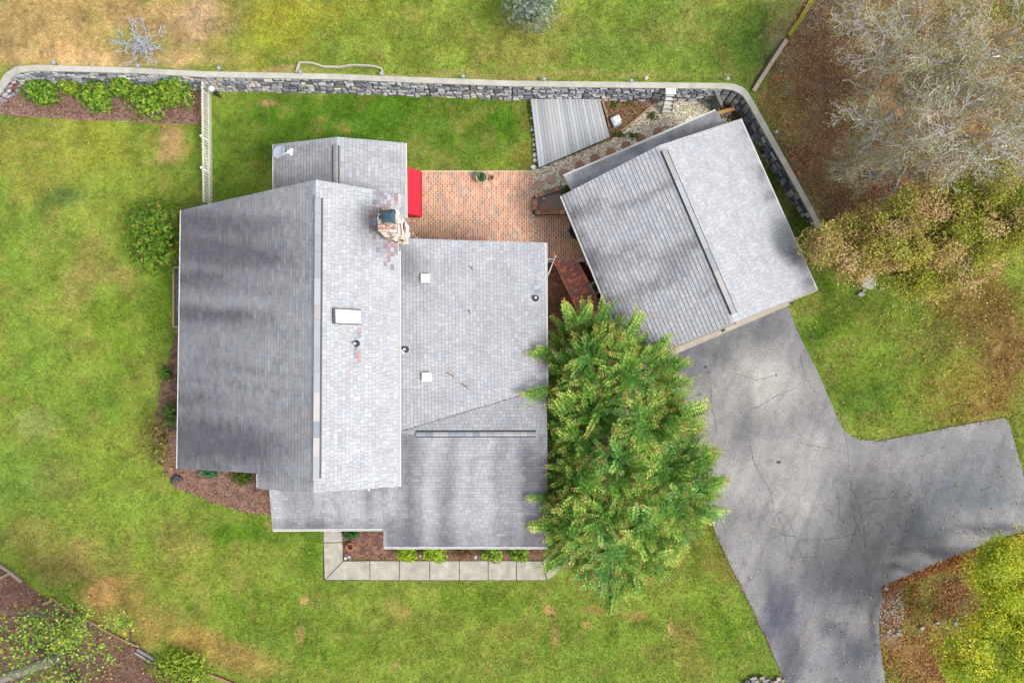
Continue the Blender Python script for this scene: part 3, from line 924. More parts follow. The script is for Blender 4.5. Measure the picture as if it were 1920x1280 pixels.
def clip(poly, conv):
    out = poly
    n = len(conv)
    area = sum(conv[i][0] * conv[(i + 1) % n][1] - conv[(i + 1) % n][0] * conv[i][1] for i in range(n))
    if area < 0: conv = conv[::-1]
    for i in range(n):
        ax, ay = conv[i]; bx_, by_ = conv[(i + 1) % n]
        inp = out; out = []
        if not inp: return []
        side = lambda p: (bx_ - ax) * (p[1] - ay) - (by_ - ay) * (p[0] - ax)
        for k in range(len(inp)):
            p, q_ = inp[k], inp[(k + 1) % len(inp)]
            sp, sq = side(p), side(q_)
            if sp >= 0: out.append(p)
            if (sp >= 0) != (sq >= 0):
                t = sp / (sp - sq); out.append((p[0] + (q_[0] - p[0]) * t, p[1] + (q_[1] - p[1]) * t))
    return out


SH = [S(176, 178, 186), S(188, 190, 196), S(166, 168, 178), S(196, 180, 178), S(180, 184, 190), S(170, 160, 158), S(192, 194, 198), S(158, 160, 170), S(186, 182, 184), S(176, 170, 168)]
_sm = sum(SH) / len(SH)
SH = [(c * .30 + _sm * .70) * 1.12 * np.array([1.0, 1.0, 1.0]) for c in SH]
SH = [c * np.array([.95, .995, 1.0]) for c in SH]

NEWC = [S(196, 120, 116), S(150, 158, 176), S(176, 196, 212), S(120, 116, 136), S(206, 150, 146), S(136, 130, 150), S(160, 110, 118)]


def shingles(pl, polys_px, expo, stain_shade, seed, wr=(.17, .34), patch=None, bright=1.0, thick=.016, jg=.004, cg=.009):
    rnd = random.Random(seed); items = []
    polys = [[pl.uv(pl.px(a, b)) for a, b in pp] for pp in polys_px]
    umin = min(p[0] for pp in polys for p in pp); umax = max(p[0] for pp in polys for p in pp)
    vmin = min(p[1] for pp in polys for p in pp); vmax = max(p[1] for pp in polys for p in pp)
    k = int(math.floor(vmin / expo))
    while k * expo < vmax:
        v0 = k * expo; v1 = v0 + expo; u = umin - rnd.uniform(0, .3)
        while u < umax:
            w_ = rnd.uniform(*wr); th = thick * rnd.choice((.6, 1.0, 1.0, 1.25)); base = SH[rnd.randrange(len(SH))] * rnd.uniform(.92, 1.06)
            pc = None
            if patch is not None:
                cx_, cy_ = proj(*pl.at(u + w_ / 2, v0 + expo / 2))
                r = patch(float(cx_), float(cy_))
                if rnd.random() < r: pc = (NEWC[rnd.randrange(len(NEWC))] * .5 + _sm * .5) * rnd.uniform(.85, 1.05)
            rect = [(u + jg, v0), (u + w_ - jg, v0), (u + w_ - jg, v1 - cg), (u + jg, v1 - cg)]
            for pp in polys:
                c_ = clip(rect, pp)
                if len(c_) < 3: continue
                ar = abs(sum(c_[i][0] * c_[(i + 1) % len(c_)][1] - c_[(i + 1) % len(c_)][0] * c_[i][1] for i in range(len(c_)))) / 2
                if ar < .0008: continue
                top = [pl.at(a, b, .004 + th * (b - v0) / expo) for a, b in c_]
                bot = [pl.at(a, b, -.006) for a, b in c_]
                m = len(c_)
                nsum = (top[1] - top[0]).cross(top[2] - top[0]).dot(pl.n)
                if nsum < 0: top = top[::-1]; bot = bot[::-1]
                fs = [list(range(m))] + [[i, i + m, (i + 1) % m + m, (i + 1) % m] for i in range(m)]
                vs = top + bot
                A = np.array([tuple(x) for x in vs]); X, Y = proj(A[:, 0], A[:, 1], A[:, 2])
                uu = np.array([pl.uv(x)[0] for x in vs]); vv = np.array([pl.uv(x)[1] for x in vs])
                st = stain_shade(X, Y, uu, vv)[:, None]
                bs_ = base if pc is None else pc
                dk = np.array([.30, .27, .31])
                cc = bs_[None, :] * bright * (1 - st) + bs_[None, :] * dk * st
                items.append((A, fs, cc))
            u += w_
        k += 1
    return items


def deck(name, pl, poly_px, parent, th=.16, mat='white', off=-.012, topmat=None):
    """roof boarding with white fascia edges; underlay on top"""
    top = [pl.px(a, b, off) for a, b in poly_px]
    n = len(top)
    m = MB(); bot = [p - Vector((0, 0, th)) for p in top]
    if (top[1] - top[0]).cross(top[2] - top[1]).z < 0: top = top[::-1]; bot = bot[::-1]
    m.add(top + bot, [list(range(n)), [i + n for i in range(n)][::-1]] + [[i, i + n, (i + 1) % n + n, (i + 1) % n] for i in range(n)])
    o = m.obj(name, mat, parent)
    o.data.materials.append(M['underlay']); o.data.polygons[0].material_index = 1
    return o


def gutter(a, b, out, parent, wd=.12):
    wd = wd * .75
    """open white gutter along an eave"""
    a = Vector(a); b = Vector(b); d = (b - a).normalized(); o = Vector(out).normalized()
    prof = [(0, .0), (0, -.11), (wd, -.11), (wd, .0), (wd - .018, .0), (wd - .018, -.09), (.015, -.09), (.015, .0)]
    vs = []; fs = []
    for p in (a, b):
        for x, z in prof: vs.append(p + o * (x + .01) + Vector((0, 0, z - .02)))
    k = len(prof)
    for i in range(k):
        j = (i + 1) % k; fs.append([i, j, j + k, i + k])
    fs.append(list(range(k))[::-1]); fs.append([i + k for i in range(k)])
    m = MB(); m.add(vs, fs); return m.obj('gutter', 'white', parent)


def ridge_vent(parent, A, B, plL, plR, wl, wr_, seglen, seed, h=.06):
    """raised ridge vent: dark core, cap shingles on top"""
    rnd = random.Random(seed); A = Vector(A); B = Vector(B); d = (B - A); L = d.length; d.normalize()
    core_ = MB()
    def sec(p, e=0., hh=h):
        l = p + plL * (wl + e); r = p + plR * (wr_ + e)
        return [l + Vector((0, 0, -.02)), r + Vector((0, 0, -.02)), r + Vector((0, 0, hh)), p + Vector((0, 0, hh + .012)), l + Vector((0, 0, hh))]
    s0, s1 = sec(A), sec(B)
    core_.add(s0 + s1, [[0, 4, 3, 2, 1], [5, 6, 7, 8, 9]] + [[i, (i + 1) % 5, (i + 1) % 5 + 5, i + 5] for i in range(5)])
    rv = core_.obj('ridge_vent', 'dark', parent)
    t = 0
    while t < L - .02:
        sl = min(rnd.uniform(*seglen), L - t)
        if L - t - sl < .15: sl = L - t
        p0 = A + d * (t + .004); p1 = A + d * (t + sl - .004)
        f = -.05; z0 = rnd.uniform(0, .006)
        q = []
        for p, zz in ((p0, z0), (p1, z0 + .008)):
            l = p + plL * (wl + f) + Vector((0, 0, h + .003 + zz)); r = p + plR * (wr_ + f) + Vector((0, 0, h + .003 + zz)); m_ = p + Vector((0, 0, h + .018 + zz))
            q += [l, m_, r, l + Vector((0, 0, .02)), m_ + Vector((0, 0, .02)), r + Vector((0, 0, .02))]
        fs = [[3, 4, 10, 9], [4, 5, 11, 10], [0, 3, 9, 6], [2, 8, 11, 5], [0, 1, 4, 3], [1, 2, 5, 4], [6, 9, 10, 7], [7, 10, 11, 8]]
        c = S(*rnd.choice([(186, 190, 198), (196, 198, 204), (168, 174, 186), (178, 182, 190), (200, 196, 196)])) * rnd.uniform(.85, 1.05)
        mesh_obj('ridge_cap', [tuple(v) for v in q], fs, 'shingle', rv, c)
        t += sl
    return rv


house = empty('house', P(700, 640, 0), 'large house with weathered grey shingle roofs and a stone chimney', 'house')
ZR, ZW, ZE = 7.2, 3.3, 5.6
rN = P(592, 337, ZR); rS = P(588, 923, ZR)
plW = Plane(rN, rS, P(340, 394, ZW))
plE = Plane(rN, rS, P(746, 363, ZE))
main_w = [[(340, 394), (482, 362), (482, 887), (333, 878)], [(482, 362), (592, 337), (588, 923), (482, 916)]]
main_e = [[(592, 337), (746, 363), (747, 912), (588, 923)]]
roof_w = deck('roof', plW, [(340, 394), (592, 337), (588, 923), (482, 916), (482, 887), (333, 878)], house); roof_w['label'] = 'dark streaked west slope of the main roof'
roof_e = deck('roof', plE, main_e[0], house); roof_e['label'] = 'pale east slope of the main roof'


def st_w(px, py, u, v):
    # algae: dark towards the low eave, ragged streaks running down the slope
    wob = (fbm(px / 200, py / 80, 2, 3) - .5) * 40 + (590 - px) * .07
    y = py + wob
    n = fbm(y / 30, px / 420, 11, 5)
    rag = fbm(px / 9, py / 5, 7, 3)
    a = sstep(.40, .62, n + (rag - .5) * .16)
    fine = sstep(.46, .72, fbm(y / 5.0, px / 150, 91, 4) + (rag - .5) * .2)
    low = sstep(600, 345, px) * .30
    def band(c, w_, k, xm=600): return np.exp(-((y - c) / w_) ** 2) * k * sstep(xm, xm - 120, px)
    bands = band(482, 26, .42) + band(850, 34, .5) + band(600, 9, .45, 560) + band(425, 20, .3) + band(540, 10, .3, 480) + band(760, 12, .25, 480)
    return np.clip(.14 + a * .16 + fine * .14 + low + bands * (.65 + .9 * rag), 0, .88)


def st_e(px, py, u, v):
    n = fbm(py / 40, px / 40, 12, 4)
    ch = np.exp(-(((px - 705) / 45.0) ** 2 + ((py - 425) / 40.0) ** 2)) * .45  # chimney's soft shadow, with some moisture, put into the shingle colour
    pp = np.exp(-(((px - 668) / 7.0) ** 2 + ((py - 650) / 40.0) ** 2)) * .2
    return np.clip((n - .5) * .18 + ch * (.5 + n) + pp, 0, .7)


def st_ee(px, py, u, v):
    n = fbm(py / 50, px / 50, 13, 4)
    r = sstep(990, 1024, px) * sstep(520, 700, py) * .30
    ch = np.exp(-(((px - 765) / 30.0) ** 2 + ((py - 495) / 40.0) ** 2)) * .4  # shadow and moisture south of the chimney, painted into the tone
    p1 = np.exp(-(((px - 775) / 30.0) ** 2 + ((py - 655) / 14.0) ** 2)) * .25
    return np.clip(.06 + (n - .5) * .25 + r + (ch + p1) * (.5 + n), 0, .7)


def st_s(px, py, u, v):
    wob = fbm(px / 60, py / 60, 2, 3) * 30
    n = fbm((px + wob) / 22, py / 170, 17, 4)
    a = sstep(.42, .68, n) * .36
    b = np.exp(-((px + wob - 15 - 826) / 12.0) ** 2) * .42 * sstep(830, 900, py) + np.exp(-((px - 992 + wob - 15) / 17.0) ** 2) * .62 * sstep(815, 860, py) + np.exp(-((px - 692) / 9.0) ** 2) * .5 * (py > 900) * sstep(990, 920, py) + np.exp(-((px - 765 + wob - 15) / 12.0) ** 2) * .3
    lo = sstep(960, 1025, py) * .3 + np.exp(-((py - 984) / 12.0) ** 2) * .25 * (px < 740)
    c = sstep(1000, 1026, px) * .4
    return np.clip(.12 + a + b * .9 + lo + c, 0, .85)


def st_g(px, py, u, v):
    n = fbm((px * .42 + py * .9) / 30, (px - py) / 140, 23, 4)
    d = (px - 1053) * .91 - (py - 367) * .40
    e = sstep(30, 0, d) * .4
    return np.clip(.05 + sstep(.5, .72, n) * .42 + e, 0, .8)


def st_ge(px, py, u, v):
    n = fbm((px * .42 + py * .9) / 26, (px - py) / 90, 29, 4)
    d = (1388 + (py - 223) * .447) - px
    e = sstep(55, 0, d) * (.18 + .5 * sstep(.45, .7, n))
    return np.clip(e + (n - .5) * .08, 0, .7)


def patch_main(x, y):
    r = 0
    if 697 < x < 747 and 352 < y < 400: r = .85
    if 690 < x < 712 and 395 < y < 445: r = .75
    if 704 < x < 747 and 440 < y < 480: r = .8
    if 722 < x < 742 and 480 < y < 512: r = .6
    if 660 < x < 677 and 618 < y < 674: r = .8
    return r


def patch_ee(x, y):
    if 994 < x < 1012 and 528 < y < 552: return .6
    return 0


sh = []
sh += shingles(plW, main_w, .162, st_w, 1, (.16, .36), bright=1.2, jg=.003, cg=.019)
it_e = shingles(plE, main_e, .142, st_e, 2, (.11, .22), patch=patch_main, bright=1.3)
pieces('shingle', it_e, 'shingle', roof_e, 300, 'shingle_field')
pieces('shingle', sh, 'shingle', roof_w, 0, 'shingle_field')

# low east wing
plEE = Plane(P(740, 450, 4.95), P(742, 808, 4.95), P(1022, 727, 4.1))
ee = [(738, 446.5), (1022, 455), (1024, 727), (750, 808.5), (738, 811)]
r1 = deck('roof', plEE, ee, house); r1['label'] = 'low pitched east wing roof with two white vents'
pieces('shingle', shingles(plEE, [ee], .138, st_ee, 3, (.11, .24), patch=patch_ee, bright=1.28), 'shingle', r1, 0, 'shingle_field')
g2a, g2b = P(735, 813.5, 4.95), P(1026, 813, 4.95)
plN2 = Plane(g2a, g2b, P(1024, 727, 4.1))
n2 = [(738, 812.1), (1024, 727), (1026, 813), (738, 813.5)]
r2 = deck('roof', plN2, n2, house, off=-.02)
pieces('shingle', shingles(plN2, [n2], .138, st_ee, 4, (.12, .24), bright=1.22), 'shingle', r2, 0, 'shingle_field')
plS2 = Plane(g2a, g2b, P(1027, 1025, 3.1))
s2 = [[(718, 813.5), (1026, 813), (1027, 1025), (719, 1025)], [(502, 880), (718, 880), (718.6, 991), (511, 992)]]
r3 = deck('roof', plS2, [(718, 813.5), (1026, 813), (1027, 1025), (719, 1025), (718.6, 991), (511, 992), (502, 880), (718, 880)], house, off=-.02); r3['label'] = 'stained south slope over the front walk'
pieces('shingle', shingles(plS2, s2, .14, st_s, 5, (.15, .3), bright=1.22, jg=.004, cg=.014), 'shingle', r3, 0, 'shingle_field')
# back wing
b0_, b1_ = P(632, 257, 4.4), P(632, 420, 4.4)
plB1 = Plane(b0_, b1_, P(513, 271, 3.5)); plB2 = Plane(b0_, b1_, P(758, 268, 3.5))
bw1 = [(513, 271), (632, 257), (632, 400), (513, 390)]; bw2 = [(632, 257), (758, 268), (759.5, 408), (632, 410)]
r4 = deck('roof', plB1, bw1, house); r5 = deck('roof', plB2, bw2, house); r4['label'] = 'small back wing roof carrying the satellite dish'
st_b = lambda px, py, u, v: np.clip(.22 + (fbm(py / 14, px / 90, 37) - .4) * .8 + sstep(545, 513, px) * .2, 0, .7)
pieces('shingle', shingles(plB1, [bw1], .142, st_b, 6, (.14, .32), bright=1.18, jg=.003, cg=.018), 'shingle', r4, 0, 'shingle_field')
pieces('shingle', shingles(plB2, [bw2], .15, lambda px, py, u, v: np.clip(.05 + (fbm(py / 30, px / 30, 38) - .5) * .4, 0, .5), 7, (.16, .32), bright=1.25), 'shingle', r5, 0, 'shingle_field')

W_, E_ = Vector((-1, 0, 0)), Vector((1, 0, 0))


def onp(pl, pts): return [pl.px(a, b) for a, b in pts]


# eave gutters
gutter(plE.px(746.4, 470), plE.px(747, 912), E_, roof_e, .09)
gutter(plE.px(746, 363), plE.px(746, 388), E_, roof_e, .09)
gutter(plEE.px(1022, 455), plEE.px(1024, 727), E_, r1, .1)
gutter(plS2.px(719, 1025), plS2.px(1027, 1025), (0, -1, 0), r3, .1)
gutter(plS2.px(511, 992), plS2.px(718, 991), (0, -1, 0), r3, .1)
gutter(plB2.px(758, 268), plB2.px(759.5, 408), E_, r5, .1)
gutter(plW.px(340, 394), plW.px(333, 878), W_, roof_w, .07)
gutter(plB1.px(513, 271), plB1.px(513, 356), W_, r4, .06)
gutter(plW.px(484, 888), plW.px(484, 914), W_, roof_w, .07)
dW = Vector((-1, 0, -.7)).normalized(); dE = Vector((1, 0, -.5)).normalized()


def down(pl): return pl.v.copy()


ridge_vent(house, rN.lerp(rS, 0.058), rN.lerp(rS, 0.957), down(plW), down(plE), .03, .27, (.5, 1.1), 1)
ridge_vent(house, g2a.lerp(g2b, .155), g2a.lerp(g2b, .928), down(plN2), down(plS2), .14, .14, (.2, .4), 2, .05)
ridge_vent(house, P(632, 273, 4.4), P(632, 352, 4.4), down(plB1), down(plB2), .2, .1, (.5, 1.0), 3, .05)
# hip/valley metal line
m = MB(); m.beam(plEE.px(750, 808.5, .012), plEE.px(1020, 728, .012), .02, .012); m.obj('flashing', 'underlay', house)
# white vents
for a, b in ((799, 523), (801, 707)):
    c = plEE.px(a, b); m = MB(); m.box(c + Vector((0, 0, .09)), (.32, .30, .16)); m.box(c + Vector((0, 0, .185)), (.36, .34, .03)); o = m.obj('roof_vent', 'white', house)
    m = MB(); m.box(c + Vector((0, -.17, .11)), (.26, .015, .07)); m.obj('louvre', 'dark', o)
# pipe vents
for pl, a, b, r in ((plE, 668, 644, .09), (plEE, 760, 655, .10), (plEE, 1004, 559, .10)):
    c = pl.px(a, b)
    m = MB(); m.lathe(c + Vector((0, 0, -.02)), [(r * 1.5, 0), (r * 1.3, .05), (r * .9, .09), (r * .8, .24), (r * .55, .24), (r * .55, .06)], 16)
    pv = m.obj('pipe_vent', 'dark', house)
    m = MB(); m.box(c, (.36, .42, .012), ry=-math.atan2(pl.n.x, pl.n.z) * -1); m.obj('flashing', mat_attr('flashing_mat', .6, 20, .1, col=(.30, .32, .36)), pv)
    m = MB(); m.lathe(c + Vector((0, 0, .0)), [(r * .5, .05), (r * .5, .28), (r * .3, .28), (r * .3, .1)], 12); m.obj('pipe', 'white', pv)
# downspout leader over the wing roof
m = MB(); m.beam(plEE.px(747, 651, .12), plEE.px(758, 662, .06), .06, .05); m.obj('downspout', 'white', house)
m = MB(); m.beam(plS2.px(690, 905, .1), plS2.px(692, 919, .05), .07, .05); m.obj('downspout', 'white', house)
# twigs on the roof
for (a, b, a2, b2) in ((837, 697, 852, 706), (866, 720, 876, 727), (878, 582, 882, 586), (880, 500, 887, 505)):
    m = MB()
    for t in range(3): m.tube([plEE.px(a + random.uniform(-2, 2), b + random.uniform(-2, 2), .05), plEE.px((a + a2) / 2, (b + b2) / 2 + random.uniform(-3, 3), .06), plEE.px(a2, b2 + random.uniform(-4, 4), .05)], .007, 5, S(140, 100, 86))
    o = m.obj('fallen_twig', 'bark'); prop(o, {837: 'thin bent twig lying on the east wing roof beside the lower white vent', 866: 'reddish clump of twigs on the east wing roof nearest the leafy tree', 878: 'tiny brown twig on the east wing roof below the upper white vent', 880: 'short dark twig on the east wing roof above the upper white vent'}[a], 'twig', 'twigs fallen on the roof')

# skylight
c00, c10, c11, c01 = plE.px(622, 578), plE.px(676, 581), plE.px(677, 609), plE.px(623, 607)
m = MB()
up = plE.n * .12
m.add([c00, c10, c11, c01, c00 + up, c10 + up, c11 + up, c01 + up], [[0, 1, 5, 4], [1, 2, 6, 5], [2, 3, 7, 6], [3, 0, 4, 7], [4, 5, 6, 7]])
sk = m.obj('skylight', 'dark', house)
cen = (c00 + c10 + c11 + c01) / 4 + up
ins = lambda p, k: cen + (p + up - cen) * k
m = MB(); sh2 = plE.v * -.0
q = [ins(p, .90) + plE.v * .03 for p in (c00, c10, c11, c01)]
m.add([p - plE.n * .02 for p in q] + [p + plE.n * .03 for p in q], [[4, 5, 6, 7]] + [[i, (i + 1) % 4, (i + 1) % 4 + 4, i + 4] for i in range(4)])
m.obj('frame', mat_attr('skylight_frame_mat', .5, 10, .05, col=(.38, .40, .44)), sk)
m = MB(); q = [cen + (p - cen) * .88 + plE.n * .034 + plE.v * .004 for p in q]
m.add(q, [[0, 1, 2, 3]])
m.obj('glass', 'glass', sk)

# chimney
ZC = 7.75
cc = [P(709, 391, ZC), P(743, 391, ZC), P(743, 432, ZC), P(709, 432, ZC)]
x0, x1 = cc[0].x, cc[1].x; y1, y0 = cc[0].y, cc[2].y
CHC = [c * 1.15 * np.array([1, 1.03, 1.08]) for c in (S(214, 190, 166, 1.45), S(232, 220, 202, 1.45), S(186, 142, 120, 1.5), S(240, 232, 220, 1.45), S(160, 130, 112, 1.5), S(222, 204, 184, 1.5), S(130, 96, 84, 1.5), S(204, 180, 150, 1.5))]
m = MB(); m.box(((x0 + x1) / 2, (y0 + y1) / 2, ZC / 2 - .02), (x1 - x0, y1 - y0, ZC))
ch = m.obj('chimney', mat_attr('chimney_mortar_mat', .95, 20, .2, col=(.56, .51, .45)), house)
it = []
it += stone_face((x0, y0, 4.6), (x1, y0, 4.6), (x0, y0, ZC), (x1, y0, ZC), (.2, .4), (.14, .3), CHC, (.008, .035), .014)
it += stone_face((x1, y0, .0), (x1, y1, .0), (x1, y0, ZC), (x1, y1, ZC), (.22, .42), (.16, .34), CHC, (.008, .035), .014)
it += stone_face((x1, y1, 4.2), (x0, y1, 4.2), (x1, y1, ZC), (x0, y1, ZC), (.12, .26), (.18, .42), CHC, (.008, .035), .014)
it += stone_face((x0, y1, 4.6), (x0, y0, 4.6), (x0, y1, ZC), (x0, y0, ZC), (.12, .26), (.18, .42), CHC, (.008, .035), .014)
it += stone_face((x0, y0, ZC), (x1, y0, ZC), (x0, y1, ZC), (x1, y1, ZC), (.1, .2), (.12, .26), CHC[4:] + [CHC[2]], (.01, .05), .015)
# stepped shoulder towards the patio
sx = P(777, 430, 0).x; sy0 = P(777, 450, 0).y; sy1 = P(777, 413, 0).y
m = MB(); zt = 3.1; zs = 1.5
vs = [(x1 - .05, sy0, 0), (sx, sy0, 0), (sx, sy1, 0), (x1 - .05, sy1, 0), (x1 - .05, sy0, zt), (sx - .35, sy0, zs), (sx - .35, sy1, zs), (x1 - .05, sy1, zt)]
if sx > x1:
    m.add(vs, BOXF); m.obj('shoulder', mat_attr('chimney_mortar_mat', .95, 20, .2, col=(.56, .51, .45)), house)
    it += stone_face(vs[1], vs[2], vs[5], vs[6], (.14, .28), (.16, .34), CHC, (.03, .09), .015)
    it += stone_face(vs[5], vs[6], vs[4], vs[7], (.16, .3), (.16, .34), CHC, (.03, .09), .015)
    it += stone_face(vs[2], vs[3], vs[6], vs[7], (.14, .28), (.16, .34), CHC, (.03, .09), .015)
    it += stone_face(vs[0], vs[1], vs[4], vs[5], (.14, .28), (.16, .34), CHC, (.03, .09), .015)
pieces('stone', it, 'stone', ch, 300, 'stone_infill')
# cap
k0, k1 = P(715, 393, 8.1), P(741, 417, 8.1)
m = MB(); xa, xb, ya, yb = k0.x, k1.x, k1.y, k0.y; e = .14
top = [(xa + e, ya + e, 8.2), (xb - e, ya + e, 8.2), (xb - e, yb - e, 8.2), (xa + e, yb - e, 8.2)]
m.add([(xa, ya, 8.02), (xb, ya, 8.02), (xb, yb, 8.02), (xa, yb, 8.02), (xa, ya, 8.08), (xb, ya, 8.08), (xb, yb, 8.08), (xa, yb, 8.08)] + top,
      [[0, 1, 5, 4], [1, 2, 6, 5], [2, 3, 7, 6], [3, 0, 4, 7], [4, 5, 9, 8], [5, 6, 10, 9], [6, 7, 11, 10], [7, 4, 8, 11], [8, 9, 10, 11], [3, 2, 1, 0]])
cp = m.obj('chimney_cap', 'copper', house)
m = MB(); m.lathe(((xa + xb) / 2, (ya + yb) / 2, ZC), [(.17, 0), (.17, .3)], 16); m.obj('flue', 'dark', cp)
for i in range(4):
    m = MB(); m.box(((xa + xb) / 2 + (.2 if i % 2 else -.2), (ya + yb) / 2 + (.2 if i // 2 else -.2), ZC + .15), (.03, .03, .3)); m.obj('strut', 'dark', cp)
# sloped cricket and step flashing by the stack
m = MB(); m.add([plE.px(712, 432, .02), plE.px(746, 448, .02), plE.px(744, 455, .02), plE.px(716, 440, .02)], [[0, 1, 2, 3]]); m.obj('flashing', 'dark', house)


# walls below (prism from ground to the eaves)
def wall_prism(name, pts, parent, mat='siding'):
    """pts: (x, y, ztop)"""
    n = len(pts); m = MB()
    m.add([(x, y, 0) for x, y, z in pts] + [(x, y, z) for x, y, z in pts], [[i, (i + 1) % n, (i + 1) % n + n, i + n] for i in range(n)] + [[i + n for i in range(n)]])
    return m.obj(name, mat, parent)


def win(parent, c, out, wd, ht, kind='window'):
    out = Vector(out).normalized(); s = Vector((-out.y, out.x, 0)); c = Vector(c)
    m = MB()
    for dx in (-wd / 2, wd / 2): m.beam(c + s * dx + out * .03 + Vector((0, 0, -ht / 2 - .05)), c + s * dx + out * .03 + Vector((0, 0, ht / 2 + .05)), .08, .06, up=out)
    for dz in (-ht / 2, 0, ht / 2): m.beam(c + s * (-wd / 2) + out * .032 + Vector((0, 0, dz)), c + s * (wd / 2) + out * .032 + Vector((0, 0, dz)), .06, .07)
    m.obj('window_frame', 'white', parent)
    m = MB(); m.beam(c + s * (-wd / 2 + .04) + out * .008, c + s * (wd / 2 - .04) + out * .008, .012, ht - .04); m.obj('window_pane', 'window', parent)


x_w = P(352, 500, 0).x; yN_ = plW.px(420, 380).y - .5; yS_ = plW.px(340, 878).y + .5
xw = plW.px(340, 500).x + .4; xe = plE.px(746, 600).x - .35; ym = plE.px(590, 915).y + .4
wz = lambda pl, x, y: pl.o.z - ((x - pl.o.x) * pl.n.x + (y - pl.o.y) * pl.n.y) / pl.n.z - .2
xr = rN.x
hw = wall_prism('wall', [(xw, ym, wz(plW, xw, ym)), (xr, ym, wz(plW, xr, ym)), (xe, ym, wz(plE, xe, ym)), (xe, yN_, wz(plE, xe, yN_)), (xr, yN_, wz(plE, xr, yN_)), (xw, yN_, wz(plW, xw, yN_))], house)
hw.data.polygons[-1].use_smooth = False
for t in (.2, .5, .8): win(hw, (xw, ym + (yN_ - ym) * t, 1.9), (-1, 0, 0), 1.4, 1.2)
exw = plEE.px(1022, 600).x - .4; eyN = plEE.px(900, 452).y - .35; eyS = plS2.px(900, 1025).y + .45; gx = plS2.px(719, 1000).x + .35
gyr = g2a.y
ew = wall_prism('wall', [(gx, eyS, 2.85), (exw, eyS, 2.85), (exw, gyr, 2.85), (exw, eyN, 2.85), (xe + .01, eyN, 2.85), (xe + .01, ym - .02, 2.85), (gx, ym - .02, 2.85)], house)
m = MB(); m.box(((xe + exw) / 2, (gyr + .1 + eyN) / 2, 3.38), (exw - xe - .06, eyN - gyr - .14, 1.08)); m.obj('upper_wall', 'siding', house)
m = MB(); gz0 = 2.86
m.add([(exw - .1, eyS + .05, gz0), (exw - .1, gyr, gz0), (exw - .1, gyr, 4.7), (exw - .1, eyS + .05, 2.95), (exw, eyS + .05, gz0), (exw, gyr, gz0), (exw, gyr, 4.7), (exw, eyS + .05, 2.95)], BOXF); m.obj('gable_wall', 'siding', house)
for t in (.2, .5, .8): win(ew, (gx + (exw - gx) * t, eyS, 1.6), (0, -1, 0), 1.3, 1.2)
for t in (.3, .6): win(ew, (exw, eyS + (eyN - eyS) * t, 1.7), (1, 0, 0), 1.2, 1.2)
for t in (.3, .7): win(ew, (xe + (exw - xe) * t, eyN, 1.7), (0, 1, 0), 1.2, 1.2)
bx0 = plB1.px(513, 300).x + .3; bx1 = plB2.px(758, 300).x - .3; byN = plB1.px(632, 262).y - .3
bwall = wall_prism('wall', [(bx0, yN_ + .01, wz(plB1, bx0, yN_)), (bx0, byN, wz(plB1, bx0, byN)), (P(632, 257, 4.4).x, byN, 4.2), (bx1, byN, wz(plB2, bx1, byN)), (bx1, yN_ + .01, wz(plB2, bx1, yN_))][::-1], house)
win(bwall, (bx1, byN - 1.0, 1.9), (1, 0, 0), 1.2, 1.1)
pwx0 = plS2.px(511, 980).x + .5; pwx1 = plS2.px(718, 980).x; pwy = plS2.px(600, 992).y + 1.2
pw = wall_prism('wall', [(pwx0, pwy, wz(plS2, pwx0, pwy)), (gx - .005, pwy, wz(plS2, gx, pwy)), (gx - .005, ym - .005, wz(plS2, gx, ym)), (pwx0, ym - .005, wz(plS2, pwx0, ym))], house)
m = MB(); m.box(((pwx0 + gx) / 2 - .5, pwy - .03, 1.05), (.95, .06, 2.1)); m.obj('door', mat_attr('door_mat', .5, 5, .1, col=(.25, .05, .04)), house)
for xx in (pwx0, (pwx0 + gx) / 2 - 1.4): m = MB(); m.box((xx, plS2.px(600, 990).y + .3, 1.4), (.14, .14, 2.8)); m.obj('porch_post', 'white', house)

# red awning by the patio
A0, A1 = P(760, 312.5, 2.95), P(789, 317, 2.35); B0, B1 = P(761, 399, 2.95), P(789, 398.5, 2.35)
aw = MB()
# y of both ends made square
def lerpv(a, b, t): return Vector(a).lerp(Vector(b), t)
A1.y = A0.y - .03; B1.y = B0.y + .0
pan = []
for t0, t1, nm in ((0, .49, 0), (.495, 1, 1)):
    p0, p1, q0, q1 = lerpv(A0, B0, t0), lerpv(A1, B1, t0), lerpv(A0, B0, t1), lerpv(A1, B1, t1)
    pan.append((p0, p1, q1, q0))
m = MB(); m.add([A0, A1, B1, B0] + [p - Vector((0, 0, .03)) for p in (A0, A1, B1, B0)], [[0, 3, 2, 1], [4, 5, 6, 7], [0, 1, 5, 4], [1, 2, 6, 5], [2, 3, 7, 6], [3, 0, 4, 7]])
awn = m.obj('awning', 'fabric', house); awn['label'] = 'bright red fabric door awning'
for pp in pan:
    m = MB(); u_ = Vector((0, 0, .012)); m.add([p + u_ for p in pp] + [p - u_ * .2 for p in pp], [[0, 3, 2, 1], [0, 1, 5, 4], [1, 2, 6, 5], [2, 3, 7, 6], [3, 0, 4, 7]]); m.obj('panel', 'fabric', awn)
m = MB()
nsc = 9
vs = []; fs = []
for i in range(nsc * 4 + 1):
    t = i / (nsc * 4); p = lerpv(A1, B1, t); dz = .17 + .05 * abs(math.sin(t * nsc * math.pi))
    vs += [p, p + Vector((.03, 0, -dz))]
for i in range(nsc * 4): fs.append([i * 2, i * 2 + 2, i * 2 + 3, i * 2 + 1])
k = len(vs); vs += [v + Vector((.012, 0, 0)) for v in vs]; fs += [[a + k for a in f][::-1] for f in fs]
m.add(vs, fs); m.obj('valance', 'fabric', awn)
